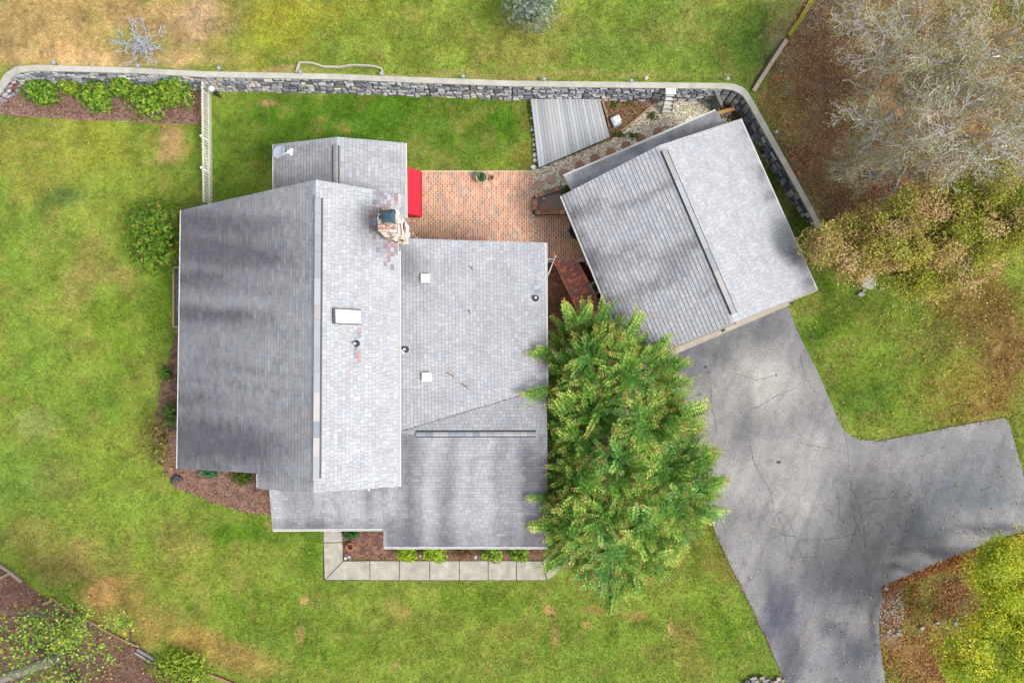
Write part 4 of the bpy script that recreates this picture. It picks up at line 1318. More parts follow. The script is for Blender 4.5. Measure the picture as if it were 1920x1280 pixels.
for pa, pb, sgn in ((A0, A1, 1), (B0, B1, -1)):
    m = MB(); low = Vector((pa.x, pa.y, pb.z - .17)); l2 = pb + Vector((.02, 0, -.17)); o_ = Vector((0, .03 * sgn, 0))
    m.add([pa, pb, l2 + o_, low + o_, pa + o_ * .3, pb + o_ * .3, l2 + o_ * 1.3, low + o_ * 1.3], [[0, 1, 2, 3], [4, 7, 6, 5], [3, 2, 6, 7], [0, 4, 5, 1]]); m.obj('side_panel', 'fabric', awn)
    m = MB(); m.beam(low + Vector((0, 0, .0)), pb + Vector((0, 0, -.03)), .03, .03); m.obj('arm', 'white', awn)
m = MB(); m.box(P(767, 404, .04), (.7, .35, .03)); o = m.obj('doormat', mat_attr('doormat_mat', .9, 30, .2, col=(.36, .24, .05))); prop(o, 'ochre doormat on the brick patio just below the red awning', 'doormat')

# ------------------------------------------------------------------ garage
gar = empty('garage', P(1290, 460, 0), 'detached garage with a grey shingle gable roof, set at an angle above the driveway', 'garage')
ZG, ZGE = 4.7, 3.0
ga, gb = P(1235, 273, ZG), P(1377, 605, ZG)
pGW = Plane(ga, gb, P(1053, 367, ZGE)); pGE = Plane(ga, gb, P(1388, 223, ZGE))
gw = [(1053, 367), (1235, 273), (1377, 605), (1184, 683)]; ge = [(1235, 273), (1388, 223), (1531, 543), (1377, 605)]
g1 = deck('roof', pGW, gw, gar); g2 = deck('roof', pGE, ge, gar); g1['label'] = 'ribbed west slope of the garage roof'; g2['label'] = 'smooth pale east slope of the garage roof'
pieces('shingle', shingles(pGE, [ge], .14, st_ge, 9, (.12, .24), bright=1.28), 'shingle', g2, 0, 'shingle_field')
pieces('shingle', shingles(pGW, [gw], .168, st_g, 8, (.16, .34), bright=1.26, thick=.022, jg=.0035, cg=.019), 'shingle', g1, 300, 'shingle_field')
ridge_vent(gar, ga.lerp(gb, .035), ga.lerp(gb, .955), down(pGW), down(pGE), .03, .30, (.8, 1.6), 5, .07)
vdir = Vector((pGW.v.x, pGW.v.y, 0)).normalized(); vde = Vector((pGE.v.x, pGE.v.y, 0)).normalized()
gutter(pGW.px(1053, 367), pGW.px(1184, 683), vdir, g1, .07)
gutter(pGE.px(1388, 223), pGE.px(1531, 543), vde, g2, .07)
pL = Plane(P(1058, 331, 2.45), P(1343, 208, 2.45), P(1078, 372, 2.8))
lt = [(1058, 331), (1343, 208), (1364, 238), (1082, 372)]
g3 = deck('roof', pL, lt, gar); g3['label'] = 'narrow lean-to roof behind the garage'
pieces('shingle', shingles(pL, [lt], .15, lambda px, py, u, v: np.clip(.3 + (fbm(px / 20, py / 20, 55) - .5) * .9 + sstep(1180, 1330, px) * .12, 0, .75), 10, (.18, .34), bright=1.1), 'shingle', g3, 0, 'shingle_field')
nL = Vector((pL.v.x, pL.v.y, 0)).normalized()
gutter(pL.px(1058, 331), pL.px(1343, 208), nL, g3, .1)
# garage walls
gd = Vector(((gb - ga).x, (gb - ga).y, 0)).normalized(); gs = Vector((-gd.y, gd.x, 0))
def gpt(pl, px, py, inx, iny):
    p = pl.px(px, py); q = Vector((p.x, p.y, 0)); return q
wl = [(pGW, 1053, 367), (pGE, 1388, 223), (pGE, 1531, 543), (pGW, 1184, 683)]
cg = sum((Vector((pl.px(a, b).x, pl.px(a, b).y, 0)) for pl, a, b in wl), Vector()) / 4
cor = []
for pl, a, b in wl:
    p = Vector((pl.px(a, b).x, pl.px(a, b).y, 0)); d = p - cg
    u_ = d.dot(gd); v_ = d.dot(gs)
    cor.append(cg + gd * (u_ - math.copysign(.35, u_)) + gs * (v_ - math.copysign(.4, v_)))
rn = Vector((ga.x, ga.y, 0)) + gd * .35; rs = Vector((gb.x, gb.y, 0)) - gd * .35
pts = [cor[0], rn, cor[1], cor[2], rs, cor[3]]
zz = [wz(pGW, cor[0].x, cor[0].y), ZG - .2, wz(pGE, cor[1].x, cor[1].y), wz(pGE, cor[2].x, cor[2].y), ZG - .2, wz(pGW, cor[3].x, cor[3].y)]
gwall = wall_prism('wall', [(p.x, p.y, z) for p, z in zip(pts, zz)][::-1], gar)
# garage doors on the drive side
for t in (.27, .73):
    c = cor[3].lerp(cor[2], t) + gd * .03
    m = MB(); m.beam(c - (cor[2] - cor[3]).normalized() * 1.35 + Vector((0, 0, 1.1)), c + (cor[2] - cor[3]).normalized() * 1.35 + Vector((0, 0, 1.1)), .05, 2.2)
    dr = m.obj('garage_door', 'white', gar)
    for k in range(4):
        m = MB(); m.beam(c + gd * .03 - (cor[2] - cor[3]).normalized() * 1.25 + Vector((0, 0, .3 + k * .53)), c + gd * .03 + (cor[2] - cor[3]).normalized() * 1.25 + Vector((0, 0, .3 + k * .53)), .02, .44); m.obj('panel', 'white', dr)
# concrete apron + fascia band at the front
ap = sheet('apron', [(1200, 692), (1229, 680), (1482, 571), (1466, 562), (1200, 668)], .045, 'concrete', lambda a, b: np.tile(S(196, 186, 168), (len(a), 1)) * (.85 + .3 * fbm(a / 8, b / 8, 3))[:, None], step=8, thick=.06)
f0 = pGW.px(1184, 683); f1 = pGE.px(1531, 543)
m = MB(); fr = pGW.px(1377, 605)
m.beam(f0 + gd * .03 - Vector((0, 0, .10)), fr + gd * .03 - Vector((0, 0, .10)), .05, .2, S(190, 180, 160)); m.beam(fr + gd * .034 - Vector((0, 0, .10)), f1 + gd * .034 - Vector((0, 0, .10)), .05, .2, S(190, 180, 160)); m.obj('fascia', 'wood', gar)
for (a, b) in ((1355, 617), (1486, 566)):
    c = P(a, b, 3.6 if a < 1400 else 3.3); m = MB(); m.box(c, (.16, .10, .10), .45); m.box(c + gd * .07, (.09, .06, .14), .45); m.obj('floodlight', 'dark', gar)

# ------------------------------------------------------------------ brick paving
BR = [c * 1.32 * np.array([1, 1.10, 1.18]) for c in (S(208, 144, 112), S(196, 126, 98), S(160, 132, 122), S(214, 158, 124), S(144, 126, 120), S(190, 122, 94), S(204, 150, 124), S(172, 126, 106))]
BW = [c * 3.0 * np.array([1.05, 1.45, 1.5]) for c in (S(180, 100, 80), S(152, 74, 62), S(120, 84, 82), S(190, 100, 72), S(138, 80, 72), S(104, 74, 72))]


def brick_piece(c4, z, h, col, rnd):
    """c4: four ground corners (Vector xy), worn brick with a small chamfer"""
    cen_ = sum(c4, Vector((0, 0, 0))) / len(c4)
    n = len(c4)
    zz = z + rnd.uniform(-.003, .004)
    b = [Vector((p.x, p.y, z - .05)) for p in c4]; e = [Vector((p.x, p.y, zz + h - .006)) for p in c4]
    t = [Vector((cen_.x + (p.x - cen_.x) * .94, cen_.y + (p.y - cen_.y) * .96, zz + h)) for p in c4]
    fs = [[i, (i + 1) % n, (i + 1) % n + n, i + n] for i in range(n)] + [[i + n, (i + 1) % n + n, (i + 1) % n + 2 * n, i + 2 * n] for i in range(n)] + [[i + 2 * n for i in range(n)]]
    return ([tuple(v) for v in b + e + t], fs, np.tile(col, (3 * n, 1)))


def pave(conv_px, origin, ang, bl, bw, gap, z, cols, seed, along='v', tintfn=None, lift=0):
    """running bond inside a convex outline"""
    rnd = random.Random(seed); o0 = P(*origin, 0); ux = Vector((math.cos(ang), math.sin(ang), 0)); uy = Vector((-math.sin(ang), math.cos(ang), 0))
    pg = [((P(a, b, 0) - o0).dot(ux), (P(a, b, 0) - o0).dot(uy)) for a, b in conv_px]
    ar = sum(pg[i][0] * pg[(i + 1) % len(pg)][1] - pg[(i + 1) % len(pg)][0] * pg[i][1] for i in range(len(pg)))
    if ar < 0: pg = pg[::-1]
    u0 = min(p[0] for p in pg); u1 = max(p[0] for p in pg); v0 = min(p[1] for p in pg); v1 = max(p[1] for p in pg)
    out = []
    pu, pv = (bw, bl) if along == 'v' else (bl, bw)
    i = int(u0 / pu) - 2
    rows = range(int((u0 if along == 'v' else v0) / (bw)) - 2, int((u1 if along == 'v' else v1) / bw) + 2)
    for r in rows:
        off = (r % 2) * bl / 2
        s0, s1 = (v0, v1) if along == 'v' else (u0, u1)
        s = math.floor((s0 - off) / bl) * bl + off
        while s < s1:
            if along == 'v': rect = [(r * bw + gap / 2, s + gap / 2), ((r + 1) * bw - gap / 2, s + gap / 2), ((r + 1) * bw - gap / 2, s + bl - gap / 2), (r * bw + gap / 2, s + bl - gap / 2)]
            else: rect = [(s + gap / 2, r * bw + gap / 2), (s + bl - gap / 2, r * bw + gap / 2), (s + bl - gap / 2, (r + 1) * bw - gap / 2), (s + gap / 2, (r + 1) * bw - gap / 2)]
            c_ = clip(rect, pg)
            if len(c_) >= 3:
                a2 = abs(sum(c_[k][0] * c_[(k + 1) % len(c_)][1] - c_[(k + 1) % len(c_)][0] * c_[k][1] for k in range(len(c_)))) / 2
                if a2 > bl * bw * .08:
                    col = (cols[rnd.randrange(len(cols))] * .75 + cols[0] * .25) * rnd.uniform(.85, 1.12)
                    pts_ = [o0 + ux * a + uy * b for a, b in c_]
                    if tintfn:
                        X, Y = proj(pts_[0].x, pts_[0].y, 0); col = col * tintfn(float(X), float(Y))
                    out.append(brick_piece(pts_, z, .012, col, rnd))
            s += bl
    return out


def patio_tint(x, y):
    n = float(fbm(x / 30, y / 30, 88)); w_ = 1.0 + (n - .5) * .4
    dark_area = math.exp(-(((x - 1060) / 45) ** 2 + ((y - 440) / 50) ** 2)) * .25 + math.exp(-(((x - 800) / 25) ** 2 + ((y - 400) / 50) ** 2)) * .18  # darker, browner brick round two spots
    light = math.exp(-(((x - 880) / 60) ** 2 + ((y - 360) / 40) ** 2)) * .15  # paler brick towards the middle
    return np.array([w_ - dark_area * .9 + light, w_ - dark_area + light * 1.2, w_ - dark_area * 1.6 + light * 1.3])


pat = sheet('patio', [(745, 320.5), (999.5, 319.5), (1000.5, 404), (1120, 404), (1160, 489), (745, 500)][:6], .030, 'mortar', step=30, thick=.06)
it = []
fld = [(745, 331), (990, 328), (990, 500), (745, 500)]
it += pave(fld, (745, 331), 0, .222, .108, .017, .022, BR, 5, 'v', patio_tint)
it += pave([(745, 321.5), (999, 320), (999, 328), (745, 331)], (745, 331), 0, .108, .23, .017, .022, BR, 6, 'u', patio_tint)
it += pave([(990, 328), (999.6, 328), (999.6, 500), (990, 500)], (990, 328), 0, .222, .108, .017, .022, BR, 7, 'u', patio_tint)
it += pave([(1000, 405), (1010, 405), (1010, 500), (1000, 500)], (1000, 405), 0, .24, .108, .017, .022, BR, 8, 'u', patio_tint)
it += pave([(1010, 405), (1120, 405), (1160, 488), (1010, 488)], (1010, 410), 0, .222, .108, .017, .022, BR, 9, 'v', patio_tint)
pieces('brick', it, 'brick', pat, 300, 'brick_field')
wk = sheet('brick_walk', WALK, .058, 'sand', step=30, thick=.06)
d0 = P(1035, 489, 0); d1 = P(1160, 745, 0); wa = math.atan2((d1 - d0).y, (d1 - d0).x) + math.pi / 2


def lerp2(a, b, t): return (a[0] + (b[0] - a[0]) * t, a[1] + (b[1] - a[1]) * t)


it = []
A, B, C_, D = WALK
kL, kR = .19, .81
it += pave([lerp2(A, B, kL), lerp2(A, B, kR), lerp2(D, C_, kR), lerp2(D, C_, kL)], (1045, 495), wa, .235, .118, .010, .052, BW, 11, 'u')
it += pave([A, lerp2(A, B, kL - .01), lerp2(D, C_, kL - .01), D], (1037, 492), wa, .24, .118, .010, .052, BW, 12, 'v')
it += pave([lerp2(A, B, kR + .01), B, C_, lerp2(D, C_, kR + .01)], (1083, 488), wa, .24, .118, .010, .052, BW, 13, 'v')
pieces('brick', it, 'brick', wk, 300, 'brick_field')

# raised brick planter
pl_out = [(1000.5, 372), (1056, 352), (1075, 398), (1075, 403.5), (1000.5, 403.5)]
rp = empty('brick_planter', P(1035, 385, 0), 'low triangular brick planter of bare soil between the patio and the garage', 'planter')
it = []
rnd = random.Random(4)


def brick_run(a, b, wd=.2, bw=.11, z=.0, h=.32):
    a = Vector(a); b = Vector(b); L = (b - a).length; n = max(1, int(L / bw)); d = (b - a).normalized(); s = Vector((-d.y, d.x, 0))
    res = []
    for i in range(n):
        p0 = a + d * (L * i / n + .005); p1 = a + d * (L * (i + 1) / n - .005)
        c = [p0 - s * wd / 2, p1 - s * wd / 2, p1 + s * wd / 2, p0 + s * wd / 2]
        res.append(brick_piece(c, z + h - .017, .022, BR[rnd.randrange(len(BR))] * rnd.uniform(.8, 1.05) * np.array([1, .9, .85]), rnd))
    return res


zz_ = Vector((0, 0, 0))
q0, q1, q2, q3 = P(1003, 371, 0), P(1054, 354, 0), P(1095, 400, 0), P(1003, 401, 0)
m = MB()
for a, b in ((q0, q1), (q3, q2), (q0, q3)): m.beam(a + Vector((0, 0, .15)), b + Vector((0, 0, .15)), .19, .30)
m.obj('kerb', 'sand', rp)
it = brick_run(q0, q1) + brick_run(q3, q2) + brick_run(q3 + Vector((0, .12, 0)), q0 + Vector((0, -.12, 0)))
pieces('brick', it, 'brick', rp, 300, 'brick_field')
m = MB(); m.add([p + Vector((0, 0, .2)) for p in (q0, q3, q2, q1)], [[0, 1, 2, 3]]); m.obj('soil', 'soil', rp)


def pot(name, px, py, z, r, h, label, cat, mat, plant=None, square=False, group=None):
    e_ = empty(name, P(px, py, z), label, cat, group)
    c = P(px, py, z + h); c.z = z
    m = MB()
    if square:
        t = square
        for sx_, sy_, w1, w2 in ((-1, 0, .06, r * 2), (1, 0, .06, r * 2), (0, -1, r * 1.4, .06), (0, 1, r * 1.4, .06)):
            R = Matrix.Rotation(t, 3, 'Z'); m.box(Vector(c) + R @ Vector((sx_ * (r * .7 + .0), sy_ * (r - .03), h / 2)), (w1, w2, h), t)
        m.obj('rim', mat, e_)
        m = MB(); m.box(Vector(c) + Vector((0, 0, h * .4)), (r * 1.3, r * 1.8, h * .7), t); m.obj('soil', 'soil', e_)
    else:
        m.lathe(c, [(r * .72, 0), (r * .95, h * .8), (r * 1.04, h * .82), (r * 1.04, h), (r * .84, h), (r * .8, h * .75)], 24); m.obj('body', mat, e_, True)
        m = MB(); m.lathe(c, [(r * .82, h * .7), (r * .82, h * .8)], 20); m.obj('soil', 'soil', e_)
    if plant:
        n = plant[0]; pp = np.tile(np.array(c) + [0, 0, h * .85], (n, 1)) + rng.normal(0, r * .28, (n, 3)) * [1, 1, .2]
        az = rng.uniform(0, 6.28, n); el = rng.uniform(.1, 1.2, n)
        d = np.c_[np.cos(az) * np.cos(el), np.sin(az) * np.cos(el), np.sin(el)]
        leaf_mesh('foliage', pp, d, np.tile([0, 0, 1.0], (n, 1)) + rng.normal(0, .4, (n, 3)), rng.uniform(.5, .9, n) * r, rng.uniform(.2, .3, n) * r, np.array(plant[1])[rng.integers(0, len(plant[1]), n)], 'leaf', e_)
    return e_


conc = mat_attr('pot_concrete_mat', .9, 25, .25, .4, 40, col=(.38, .36, .32))
pot('planter_pot', 903, 331.5, .03, .27, .4, 'round grey concrete planter with a green succulent at the lawn edge of the patio', 'planter', conc, (90, [S(120, 170, 70), S(90, 140, 60), S(170, 190, 110)]))
pot('flower_pot', 921, 332.5, .03, .13, .26, 'small ochre pot beside the round concrete planter', 'pot', mat_attr('ochre_pot_mat', .7, 15, .2, col=(.34, .22, .05)), (20, [S(150, 110, 60)]))
pot('flower_pot', 1019, 388, .2, .15, .28, 'empty terracotta pot standing in the brick planter', 'pot', 'terracotta')
pot('flower_pot', 656, 1025, .02, .17, .24, 'wide terracotta pot of dry stems in the mulch by the front walk', 'pot', 'terracotta', (40, [S(150, 90, 70), S(130, 70, 55)]))
pot('planter_box', 1118.5, 538, .02, .28, .3, 'rectangular pale planter box in the dark mulch under the garage eave', 'planter', conc, (30, [S(90, 110, 70), S(110, 90, 70)]), square=.45)

# round black table
t_ = empty('patio_table', P(1085, 434, 0), 'round black mesh metal table half under the garage eave', 'table')
c = P(1084, 432, .74); m = MB(); R = .40
m.lathe((c.x, c.y, .70), [(R, 0), (R + .015, .02), (R, .035), (R - .03, .035), (R - .03, 0)], 28)
m.obj('rim', 'dark', t_)
m = MB()
for k in range(-9, 10):
    x = k * .042; l = math.sqrt(max(0, R * R - x * x)); m.beam((c.x + x, c.y - l, .72), (c.x + x, c.y + l, .72), .012, .01); m.beam((c.x - l, c.y + x, .73), (c.x + l, c.y + x, .73), .012, .01)
for rr in (.13, .26):
    n_ = 24
    for i in range(n_): a = 6.283 * i / n_; b = 6.283 * (i + 1) / n_; m.beam((c.x + rr * math.cos(a), c.y + rr * math.sin(a), .735), (c.x + rr * math.cos(b), c.y + rr * math.sin(b), .735), .02, .012)
m.obj('table_top', 'dark', t_)
for i in range(4):
    a = .785 + i * 1.571; m = MB(); m.tube([(c.x + .3 * math.cos(a), c.y + .3 * math.sin(a), .7), (c.x + .12 * math.cos(a), c.y + .12 * math.sin(a), .35), (c.x + .34 * math.cos(a), c.y + .34 * math.sin(a), .02)], .014, 6); m.obj('leg', 'dark', t_)

# hex stepping stones in the gravel
sp_ = empty('stepping_stone_path', P(1100, 310, 0)); sp_['kind'] = 'structure'
for a, b in ((1009, 347.5), (1032, 336.5), (1058, 326), (1087, 311), (1116, 298), (1145, 286.5), (1174, 275), (1203, 262), (1234, 249), (1216, 193.5)):
    c = P(a, b, 0); r = .25; m = MB(); t = random.uniform(0, 1)
    col = S(206, 172, 152) * random.uniform(.9, 1.05) if a < 1070 else S(196, 150, 124) * random.uniform(.85, 1.05)
    m.lathe((c.x, c.y, .0), [(r, 0), (r, .055), (r * .93, .065)], 6, col); m.obj('stepping_stone', 'concrete', sp_)

# ------------------------------------------------------------------ deck
dk = empty('wooden_deck', P(1065, 250, 0), 'weathered pale grey wooden deck between the back lawn and the white gravel', 'deck')
TL, TR, BRr, BL = (995, 186), (1125, 186), (1143.5, 257), (1010, 314.5)
nP = 22
dl, dr_, ztop = P(*TL, .3), P(*TR, .3), .3
for i in range(nP):
    t0 = i / nP; t1 = (i + 1) / nP
    a0 = P(*lerp2(TL, TR, t0), ztop); a1 = P(*lerp2(TL, TR, t1), ztop); b0_ = P(*lerp2(BL, BRr, t0), ztop); b1_ = P(*lerp2(BL, BRr, t1), ztop)
    g = .006
    e0 = (a1 - a0).normalized() * g; e1 = (b1_ - b0_).normalized() * g
    jz = Vector((0, 0, random.uniform(-.004, .004)))
    tp = [b0_ + e1 + jz, b1_ - e1 + jz, a1 - e0 + jz, a0 + e0 + jz]
    c = S(*random.choice([(206, 210, 214), (194, 200, 206), (214, 216, 218), (184, 188, 194), (200, 200, 200)])) * random.uniform(.98, 1.14)
    m = MB(); m.add([p - Vector((0, 0, .035)) for p in tp] + tp, BOXF, c); m.obj('plank', 'wood', dk)
m = MB()
cs = [P(*q_, .26) for q_ in (TL, TR, BRr, BL)]
ct = sum(cs, Vector()) / 4
cs = [ct + (p - ct) * .985 for p in cs]
for i in range(4): m.beam(cs[i] - Vector((0, 0, .1)), cs[(i + 1) % 4] - Vector((0, 0, .1)), .04, .2, S(110, 112, 110))
for i in range(5):
    t = (i + .5) / 5; m.beam(P(*lerp2(TL, BL, t), .18), P(*lerp2(TR, BRr, t), .18), .04, .14, S(100, 100, 98))
m.obj('joist', 'wood', dk)
# white border pebbles along the deck
for i, (a, b, r) in enumerate(((996, 196, .07), (997, 208, .06), (996.5, 222, .07), (997, 238, .06), (998, 244, .09), (1001, 253, .07), (1001, 262, .09), (1002, 272, .10), (1002, 281, .08), (1003.5, 291, .12), (1004, 301, .12), (1000, 314, .15), (995, 190, .06))):
    m = MB(); c = P(a, b, 0); m.lathe((c.x, c.y, -.01), [(r * .9, 0), (r, r * .3), (r * .75, r * .65), (r * .3, r * .85)], 9, S(236, 232, 224, 1.2) * random.uniform(.8, 1.05), 1, random.uniform(.7, 1.1))
    o = m.obj('border_stone', 'stone', None, True)
    prop(o, 'large white round stone at the corner of deck, patio and lawn' if r == .15 else 'pale rounded stone in the row along the left side of the deck', 'stone', None if r == .15 else 'border stones beside the deck')

# ------------------------------------------------------------------ fence
fe = empty('picket_fence', P(397, 275, 0), 'low cream picket fence with a gate running from the stone wall to the house', 'fence')
fa, fb = P(396, 166, 0), P(398.5, 388, 0)
FC = S(240, 238, 222, 1.15); fh = 1.12
L = (fb - fa).length; npk = 46
gate0, gate1 = .46, .72
fdir = (fb - fa).normalized(); fn = Vector((-fdir.y, fdir.x, 0))
for i in range(npk):
    t = (i + .5) / npk; p = fa.lerp(fb, t); m = MB(); w_ = .056; hh = fh + random.uniform(-.01, .01)
    tl = random.gauss(0, .006)
    base = [p - fdir * w_ / 2 + fn * .012, p + fdir * w_ / 2 + fn * .012, p + fdir * w_ / 2 + fn * .034, p - fdir * w_ / 2 + fn * .034]
    tx = Vector((tl, tl, 0))
    m.add([b + Vector((0, 0, .06)) for b in base] + [b + tx + Vector((0, 0, hh - .04)) for b in base] + [p + fn * .012 + tx + Vector((0, 0, hh)), p + fn * .034 + tx + Vector((0, 0, hh))],
          [[0, 3, 2, 1], [1, 2, 6, 5], [3, 0, 4, 7], [0, 1, 5, 8, 4], [2, 3, 7, 9, 6], [5, 6, 9, 8], [7, 4, 8, 9]], FC * random.uniform(.86, 1.03))
    m.obj('picket', 'wood', fe)
for z_ in (.3, .9):
    for t0, t1 in ((0, gate0), (gate0 + .005, gate1 - .005), (gate1, 1)):
        m = MB(); m.beam(fa.lerp(fb, t0) - fn * .01 + Vector((0, 0, z_)), fa.lerp(fb, t1) - fn * .01 + Vector((0, 0, z_)), .04, .08, FC * .92); m.obj('rail', 'wood', fe)
for t in (gate0, gate1):
    m = MB(); p = fa.lerp(fb, t) - fn * .07; m.box(p + Vector((0, 0, .5)), (.09, .09, 1.0), 0, FC * .85); m.obj('post', 'wood', fe)
    m = MB(); m.beam(p + Vector((0, 0, .95)), p + Vector((.24, -.14, .80)), .05, .05, FC * .8); m.obj('latch_arm', 'wood', fe)
m = MB(); m.beam(fa.lerp(fb, gate0 + .01) - fn * .04 + Vector((0, 0, .9)), fa.lerp(fb, gate1 - .01) - fn * .04 + Vector((0, 0, .3)), .03, .07, FC * .9); m.obj('brace', 'wood', fe)

# flood light on the fence corner
lf = empty('garden_lamp', P(398, 168, 0), 'white globe lamp with a dark base on the lawn at the fence and wall corner', 'lamp')
c = P(397, 167, 1.0); m = MB(); m.tube([(c.x, c.y, 0), (c.x, c.y, .95)], .03, 8); m.obj('post', 'dark', lf)
m = MB(); m.lathe((c.x, c.y, .92), [(.05, 0), (.13, .05), (.16, .13), (.12, .2), (.04, .24)], 16); m.obj('globe', mat_attr('globe_mat', .3, 5, .1, col=(.48, .50, .54)), lf, True)
m = MB(); c2 = P(406, 176, .1); m.lathe((c2.x, c2.y, .0), [(.1, 0), (.11, .12), (.05, .18)], 12); m.obj('transformer', 'dark', lf)

# ------------------------------------------------------------------ solar lights
def solar(px, py, label, dark=False, r=.078, gz_=None):
    g_ = gz(px, py) if gz_ is None else gz_
    e_ = empty('solar_light', P(px, py, g_), label, 'garden light', 'small round garden lights')
    c = P(px, py, g_ + .36); g0 = Vector((c.x, c.y, g_))
    m = MB(); m.tube([g0 - Vector((0, 0, .02)), g0 + Vector((0, 0, .26))], .012, 6); m.obj('stake', 'dark', e_)
    m = MB(); m.lathe(g0 + Vector((0, 0, .24)), [(.04, 0), (.055, .08)], 12); m.obj('lens', 'white', e_)
    m = MB(); m.lathe(g0 + Vector((0, 0, .32)), [(r, 0), (r, .015), (r * .7, .045), (r * .2, .06)], 18); m.obj('cap', 'lamp', e_)


for a, b, lb in ((99, 116, 'round blue-grey garden light above the leftmost end of the stone wall'), (257, 122, 'round garden light just below the dead grey shrub'), (409, 127, 'round garden light above the fence end of the wall'),
                 (562, 134, 'round garden light at the left end of the pale zigzag edging'), (714, 137, 'round garden light at the right end of the pale zigzag edging'), (868, 142, 'round garden light above the wall between the zigzag edging and the deck'), (1020, 147, 'round garden light above the wall over the deck'), (1184, 150, 'round garden light above the wall left of the ladder'),
                 (1365, 147, 'round garden light above the corner of the wall'), (1457, 247, 'round garden light in the leaf litter right of the wall'), (1020, 372, 'small garden light in the brick planter above the terracotta pot'),
                 (1101, 494, 'garden light beside the white gate panel under the garage eave'), (1127, 564, 'brightest garden light in the dark mulch below the planter box'), (1139, 583, 'second garden light down the garage side from the planter box'), (1144, 601, 'lowest garden light beside the garage, close to the leafy tree'),
                 (654, 1044, 'garden light at the inner corner of the front walk'), (788, 1041, 'garden light between the two left yellow-green front shrubs'), (891, 1044, 'garden light in front of the brown shrub by the front walk')):
    solar(a, b, lb, gz_=.2 if (a, b) == (1020, 372) else None, r=.06 if (a, b) == (1020, 372) else .078)
m = MB(); c = P(648, 1046, .05); m.box(c, (.1, .12, .1), .4, S(230, 230, 225)); o = m.obj('spotlight', 'concrete'); prop(o, 'tiny white spotlight next to the garden light at the walk corner', 'spotlight')
m = MB(); c = P(1212, 146, 1.45); m.lathe((c.x, c.y, 1.38), [(.09, 0), (.1, .05), (.06, .09)], 9, S(225, 215, 200)); o = m.obj('pale_stone', 'stone'); prop(o, 'round cream stone on the grass above the wall near the ladder', 'stone')

# ------------------------------------------------------------------ ladder
la = empty('step_ladder', P(1251, 205, 0), 'white wooden step ladder leaning on the stone wall', 'ladder')
t0, t1 = P(1250, 172, 1.5), P(1265, 172, 1.5); bb0, bb1 = P(1240, 212, .02), P(1259, 212, .02)
for a, b in ((t0, bb0), (t1, bb1)):
    m = MB(); m.beam(a, b, .035, .09, S(150, 160, 160)); m.obj('stile', 'wood', la)
for k in range(5):
    t = (k + .7) / 5.2; a = Vector(t0).lerp(bb0, t); b = Vector(t1).lerp(bb1, t); m = MB(); m.beam(a, b, .14, .03, S(232, 232, 226, 1.5)); m.obj('rung', 'wood', la)
m = MB(); m.beam(t0 + Vector((-.05, 0, .03)), t1 + Vector((.05, 0, .03)), .26, .04, S(238, 238, 236, 1.4)); m.obj('top_step', 'wood', la)

# white utility box
ub = empty('utility_box', P(1154, 229, 0), 'small white metal box standing on the bare dirt right of the deck', 'utility box')
m = MB(); c = P(1154, 229, .2); m.box((c.x, c.y, .2), (.36, .42, .4), .45); m.obj('body', mat_attr('box_body_mat', .5, 8, .1, col=(.45, .48, .52)), ub)
m = MB(); m.box((c.x + .04, c.y + .06, .43), (.32, .26, .05), .45); m.obj('lid', 'white', ub)

# grey wooden panel against the wall
wp = empty('fence_panel', P(1325, 200, 0), 'short weathered grey board panel between the stone wall and the garage', 'fence panel')
a0 = P(1327, 184, 0); a1 = P(1340, 214, 0)
for i in range(7):
    t = (i + .5) / 7; p = a0.lerp(a1, t); m = MB(); m.box(p + Vector((0, 0, .55)), (.025, .1, 1.1), math.atan2((a1 - a0).y, (a1 - a0).x) + math.pi / 2, S(136, 142, 138) * random.uniform(.8, 1.1)); m.obj('board', 'wood', wp)
m = MB(); m.beam(a0 + Vector((0, 0, 1.1)), a1 + Vector((0, 0, 1.1)), .12, .05, S(150, 150, 142)); m.obj('cap_rail', 'wood', wp)
m = MB(); m.box(a0 + Vector((-.05, .1, .6)), (.12, .12, 1.2), 0, S(140, 146, 146)); m.obj('post', 'wood', wp)
m = MB(); m.beam(P(1345, 213, .35), P(1377, 204, .35), .16, .1); o = m.obj('wooden_beam', 'newwood'); prop(o, 'fresh yellow timber beam poking out from behind the garage', 'beam')

# timber edges
def timber(name, pts, z, wd, ht, label, col, cat='edging', grp=None, on=None):
    e_ = empty(name, P(*pts[0], z), label, cat, grp)
    for i in range(len(pts) - 1):
        za = gz(*pts[i]) if on else 0; zb = gz(*pts[i + 1]) if on else 0
        a = P(*pts[i], za + z); b = P(*pts[i + 1], zb + z); d = (b - a).normalized() * .006
        m = MB(); m.beam(a + d, b - d, wd, ht, S(*col) * random.uniform(.85, 1.08)); m.obj('timber', 'wood', e_)


